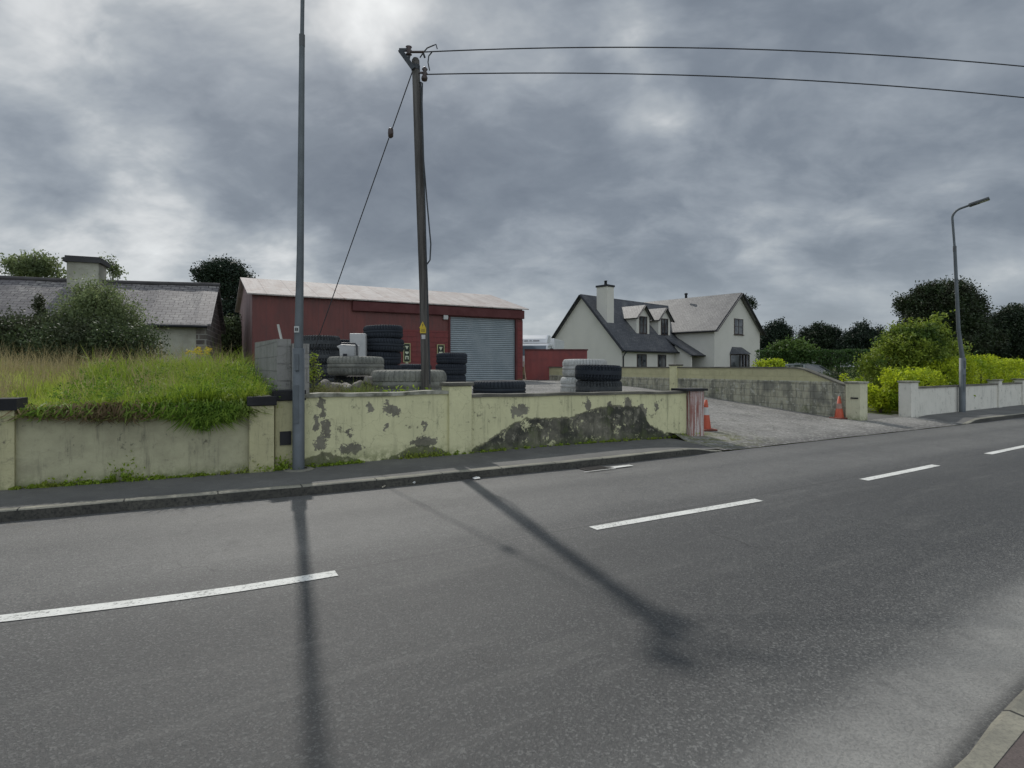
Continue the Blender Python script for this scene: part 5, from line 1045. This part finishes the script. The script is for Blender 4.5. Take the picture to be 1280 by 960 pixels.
def tufts(nt, per, t0, t1, s0, s1, r, h, w, m, name, label, pw=1., out=.55, spear=.25):
    tt = rng.uniform(t0, t1, nt); ss = s0+(s1-s0)*rng.random(nt)**pw+np.array([ws(a) for a in tt]); th = h(tt, ss)*rng.uniform(.45,1.5,nt)
    T_ = np.repeat(tt, per); S_ = np.repeat(ss, per); H_ = np.repeat(th, per); rr = np.repeat(r*rng.uniform(.6,1.6,nt), per)
    ang_ = rng.random(len(T_))*6.283; q = rng.random(len(T_))**.6; ox, oy = np.cos(ang_)*q*rr, np.sin(ang_)*q*rr
    px_ = P0[0]+T_*U[0]+S_*V[0]+ox; py_ = P0[1]+T_*U[1]+S_*V[1]+oy; ok = px_/py_ > -1.15
    px_, py_, T_, S_, H_, rr, ang_, q = (a[ok] for a in (px_, py_, T_, S_, H_, rr, ang_, q)); N = len(px_)
    hh = H_*rng.uniform(.5,1.3,N); lx = np.cos(ang_)*q*out+rng.normal(size=N)*spear; ly = np.sin(ang_)*q*out+rng.normal(size=N)*spear
    zb = terr(T_, S_)-.03; th2 = rng.random(N)*6.283; ww_ = w*rng.uniform(.5,1.5,N); side = np.stack([np.cos(th2)*ww_, np.sin(th2)*ww_, 0*ww_],1)
    L_ = np.sqrt(lx*lx+ly*ly); v = np.empty((N*5,3),np.float32); base = np.stack([px_,py_,zb],1); mid_ = base+np.stack([lx*hh*.45, ly*hh*.45, hh*.62],1); tip = base+np.stack([lx*hh*1.4, ly*hh*1.4, hh*np.clip(1.05-.55*L_, .25, 1.1)],1)
    v[0::5]=base-side; v[1::5]=base+side; v[2::5]=mid_+side*.8; v[3::5]=mid_-side*.8; v[4::5]=tip
    me = bpy.data.meshes.new(name); me.vertices.add(N*5); me.vertices.foreach_set('co', v.ravel()); o5 = np.arange(N)[:,None]*5
    lp = (o5+np.array([0,1,2,3,3,2,4])).astype(np.int32).ravel(); me.loops.add(N*7); me.loops.foreach_set('vertex_index', lp); ls = (np.arange(N)[:,None]*7+np.array([0,4])).astype(np.int32).ravel(); me.polygons.add(2*N); me.polygons.foreach_set('loop_start', ls); me.update(calc_edges=True); me.materials.append(m)
    o = bpy.data.objects.new(name, me); COL.objects.link(o); return tag(o, label, None, None, 'stuff')
def hq(tt, ss): return .14+.03*np.clip(ss-.8,0,6)+.05*np.sin(tt*2.7+1)*np.sin(ss*2.1)
tufts(2600, 42, -24, -7.95, .06, 9, .09, hq, .0045, gm1, 'grass', 'rough yellow green tussocky grass filling the plot behind the retaining wall', pw=1.4)
tufts(900, 22, -24, -7.95, .3, 9, .07, lambda a, b: .30+.04*b, .003, gm2, 'dry_grass', 'thin straw coloured stalks scattered through the green grass', out=.3, spear=.2)
tufts(760, 26, -24, -7.95, 4.6, 9.5, .13, lambda a, b: .58+0*a, .0032, gm2, 'seeding_grass', 'pale brown seeding grass along the back of the plot', out=.25, spear=.16)
def hm(tt, ss): return .16+.16*np.exp(-((tt+8.7)/.8)**2)+.10*np.clip(ss-1.6,0,4)
tufts(520, 42, -10.6, -7.98, .06, 4.6, .10, hm, .006, gm3, 'lush_grass', 'lush darker green tussocks beside the concrete block wall', pw=1.2)
# overhanging grass on the wall
def overhang(N, tA_, tB_, dens, hang, m, name, label):
    tt = rng.uniform(tA_, tB_, N*3); dn = dens(tt); k = rng.random(N*3) < dn; tt = tt[k][:N]; n = len(tt); hg = hang(tt)*rng.uniform(.3,1.25,n)
    ss = np.array([ws(a) for a in tt]); P = lambda off, z: np.stack([P0[0]+tt*U[0]+(ss+off)*V[0], P0[1]+tt*U[1]+(ss+off)*V[1], z],1)
    j = rng.normal(size=n)*.05; z0 = np.full(n, 1.0)+rng.random(n)*.07; w = rng.uniform(.004,.010,n)[:,None]
    sd_ = np.array([U[0],U[1],0])*w+rng.normal(size=(n,3))*.002; z0 = z0-.03; a = P(rng.uniform(.05,.5,n), z0+rng.uniform(-.02,.12,n)); b = P(rng.uniform(-.10,.04,n), z0+rng.uniform(.0,.16,n)*rng.random(n)); c = P(rng.uniform(-.20,-.03,n), z0-hg*.55); d = P(rng.uniform(-.17,-.02,n), z0-hg); sh = (np.array([U[0],U[1],0])*rng.normal(size=(n,1))*.13)
    v = np.empty((n*7,3),np.float32); v[0::7]=a-sd_; v[1::7]=a+sd_; v[2::7]=b+sd_+sh*.4; v[3::7]=b-sd_+sh*.4; v[4::7]=c+sd_*.8+sh; v[5::7]=c-sd_*.8+sh; v[6::7]=d+sh*1.6
    me = bpy.data.meshes.new(name); me.vertices.add(n*7); me.vertices.foreach_set('co', v.ravel()); o5 = np.arange(n)[:,None]*7
    lp = (o5+np.array([0,1,2,3,3,2,4,5,5,4,6])).astype(np.int32).ravel(); me.loops.add(n*11); me.loops.foreach_set('vertex_index', lp); ls = (np.arange(n)[:,None]*11+np.array([0,4,8])).astype(np.int32).ravel(); me.polygons.add(3*n); me.polygons.foreach_set('loop_start', ls); me.update(calc_edges=True); me.materials.append(m)
    o = bpy.data.objects.new(name, me); COL.objects.link(o); return tag(o, label, None, None, 'stuff')
tw0, tw1 = tpx(20), tpx(311)
def hang1(tt): q = (tt-tw0)/(tw1-tw0); return .012+.07*np.exp(-((q-.42)/.13)**2)+(.19+.07*np.sin(q*43))*np.exp(-((q-.80)/.13)**2)+.025*np.sin(q*17)**2+.04*np.sin(q*61)**2
trail = mat('grass_trailing', gfn((.10,.19,.02), (.26,.38,.05), (.24,.28,.08)), rough=.6, spec=.2)
overhang(1500, tw0, tw1, lambda q: .14+.86*((q-tw0)/(tw1-tw0) > .58), hang1, trail, 'overhanging_grass', 'green grass trailing over the top of the retaining wall')
dead = mat('grass_dead', gfn((.20,.15,.08), (.34,.26,.15), (.15,.11,.06)), rough=.9, spec=.1)
overhang(450, tw0, tw1, lambda q: np.exp(-(((q-tw0)/(tw1-tw0)-.35)/.22)**2), lambda q: hang1(q)*1.15, dead, 'dead_grass', 'dry brown grass hanging over the retaining wall')
# weeds along the wall foot and in the yard
def weeds(name, label, spots, m, size=.022, per=60):
    Cs, As, Bs = [], [], []
    for (x, y, z, r, h) in spots:
        n = int(per*max(.6, r/.1)); c = np.stack([x+rng.normal(size=n)*r*.6, y+rng.normal(size=n)*r*.45, z+np.abs(rng.normal(size=n))*h*.55],1); a = rvec(n)+np.array([0,0,.9]); a /= np.linalg.norm(a,axis=1,keepdims=True); b_ = np.cross(a, rvec(n)); b_ /= np.linalg.norm(b_,axis=1,keepdims=True); s_ = size*rng.uniform(.5,1.4,(n,1)); Cs.append(c); As.append(a*s_); Bs.append(b_*s_)
    o = quads_mesh(name, np.concatenate(Cs), np.concatenate(As), np.concatenate(Bs), m); return tag(o, label, None, None, 'stuff')
sp = []
def foot(px0, px1, n, r, h, thick=1.):
    for px in np.linspace(px0, px1, n):
        px = px+rng.normal()*3; a = tpx(px); x, y = xy(a, ws(a)-.04-rng.random()*.03); q = rng.random()**2*thick; sp.append((x, y, .115, r*(.4+q), h*(.3+q)))
foot(15, 60, 10, .05, .04); foot(60, 140, 14, .06, .07); foot(143, 165, 5, .07, .2, 1.4); foot(165, 300, 22, .05, .045); foot(318, 362, 12, .08, .13, 1.3); foot(384, 450, 16, .04, .04); foot(505, 562, 20, .05, .07, 1.2); foot(562, 860, 44, .035, .03); foot(735, 765, 5, .06, .09); foot(835, 866, 10, .05, .06)
weeds('weeds', 'small green weeds growing along the foot of the roadside walls', sp, gm3)
Cs = []
for _ in range(420):
    q = rng.normal()*.10+.80 if rng.random() < .72 else rng.random(); 
    if not 0.02 < q < .985: continue
    a = tw0+(tw1-tw0)*q; hg = float(hang1(np.array([a]))[0])*1.0; z = 1.05-rng.random()**1.3*hg; x, y = xy(a, ws(a)-.02-.09*rng.random()*(hg/.2+.2)); Cs.append((x, y, z-.04, .055, .09))
for _ in range(210):
    a = -7.98-rng.random()**1.6*2.6; b = .0+rng.random()**1.3*3.6; x, y = xy(a, ws(a)+b); hz_ = height(a, ws(a)+b); Cs.append((x, y, hz_+.05+rng.random()*.18*(1+.4*b), .07, .16))
weeds('leafy_weeds', 'leafy green weeds tangled in the grass and spilling over the wall near the pillar', Cs, mat('weed_leaf', gfn((.06,.12,.015), (.18,.30,.035), (.12,.2,.03)), rough=.55, spec=.3), size=.017, per=34)
sp = [(X(p,Y), Y, yz, r, h) for p, Y, r, h in ((385,9.6,.10,.45),(392,9.8,.10,.6),(400,10,.14,.3),(415,10.1,.15,.2),(430,10.2,.14,.22),(452,10.2,.14,.25),(470,10.3,.10,.15),(375,9.3,.1,.3),(440,10.4,.2,.15),(362,8.8,.1,.3))]
weeds('yard_weeds', 'straggly weeds growing among the rubble behind the yellow wall', sp, mat('weed_mixed', gfn((.10,.14,.03), (.20,.24,.06), (.20,.18,.10)), rough=.7), size=.03, per=150)
T('weed', 'bright leafy weed standing left of the rubble behind the lamp', 'plant', 9.7, .95, 391, [(391,452,5,6),(393,465,6,8),(387,470,5,8),(398,446,3,4)], ygr, 26, 14, .04, .024, tr=.012, crown='foliage')
sp = [(X(p,10.05), 10.05+rng.random()*.2, yz, .10, .2) for p in np.linspace(478, 528, 10)]
weeds('yard_grass', 'fresh green tufts in front of the huge grey tyre', sp, gm3, size=.035, per=60)
tt_ = rng.uniform(0,1,2600)
def samp_y(N):
    px_ = rng.uniform(380, 475, N); Yy = rng.uniform(9.3, 10.7, N); return (px_-CX)/F*Yy, Yy, np.full(N, .95)
blades(2600, samp_y, lambda x, y: .26+.12*np.sin(x*9)+.1*np.sin(x*23), .004, .4, bpy.data.materials['weed_mixed'], 'rank_grass', 'rank mixed grass among the rubble behind the yellow wall')
# ragwort flowers in the long grass
yel = mat('ragwort_yellow', col=(.62,.48,.03), rough=.6)
for k, (px, py, Y) in enumerate(((247,437,12.6),(262,436,12.9),(238,441,12.2),(255,441,12.5))):
    x = X(px,Y); r_ = thing('ragwort', 'yellow flowering weed in the long grass near the block wall', 'plant', (x, Y, 1.15), 0, 'ragwort plants in the long grass'); h = Z(py,Y)-1.15
    mb = MB(); mb.tube([(0,0,0),(.03,0,h*.5),(.0,0,h)], [.008,.006,.004], 5); mb.build('stem', gm1, r_)
    C_, A1, B1 = leaves([(0,0,h,.13,.13,.05)], 16, 8, .02, .016); quads_mesh('flowers', C_, A1, B1, yel, r_)
# litter
def litter(px, py, w, h, label, m, rz):
    x, y, _ = W(px, py, .02); mb = MB(); mb.prism([(-w,-h,0),(w*.8,-h*1.2,.004),(w,h*.7,.012),(w*.1,h*1.1,.02),(-w*1.1,h,.006)], (0,0,.004)); o = mb.build('litter', m, None); o.location = (x, y, .012); o.rotation_euler = (0,0,rz); tag(o, label, 'litter', None, 'thing')
lm = worn('paper_white', (.6,.6,.57))
litter(596, 597.5, .05, .03, 'crumpled white paper scrap in the gutter below the yellow pillar', lm, .5)
tag(MB().tube([(*W(478,611)[:2],.02),(*W(488,606)[:2],.03)], .01, 6).build('stick', worn('stick_pale', (.42,.38,.30))), 'short pale stick lying in the gutter under the kerb', 'stick')
stone(*W(517,605.5)[:2], .03, .03, 'tiny pale pebble in the gutter', (1,1,.6), m=lm)
for r in [o for o in S.objects if 'category' in o and 'kind' not in o]: r['kind'] = 'thing'
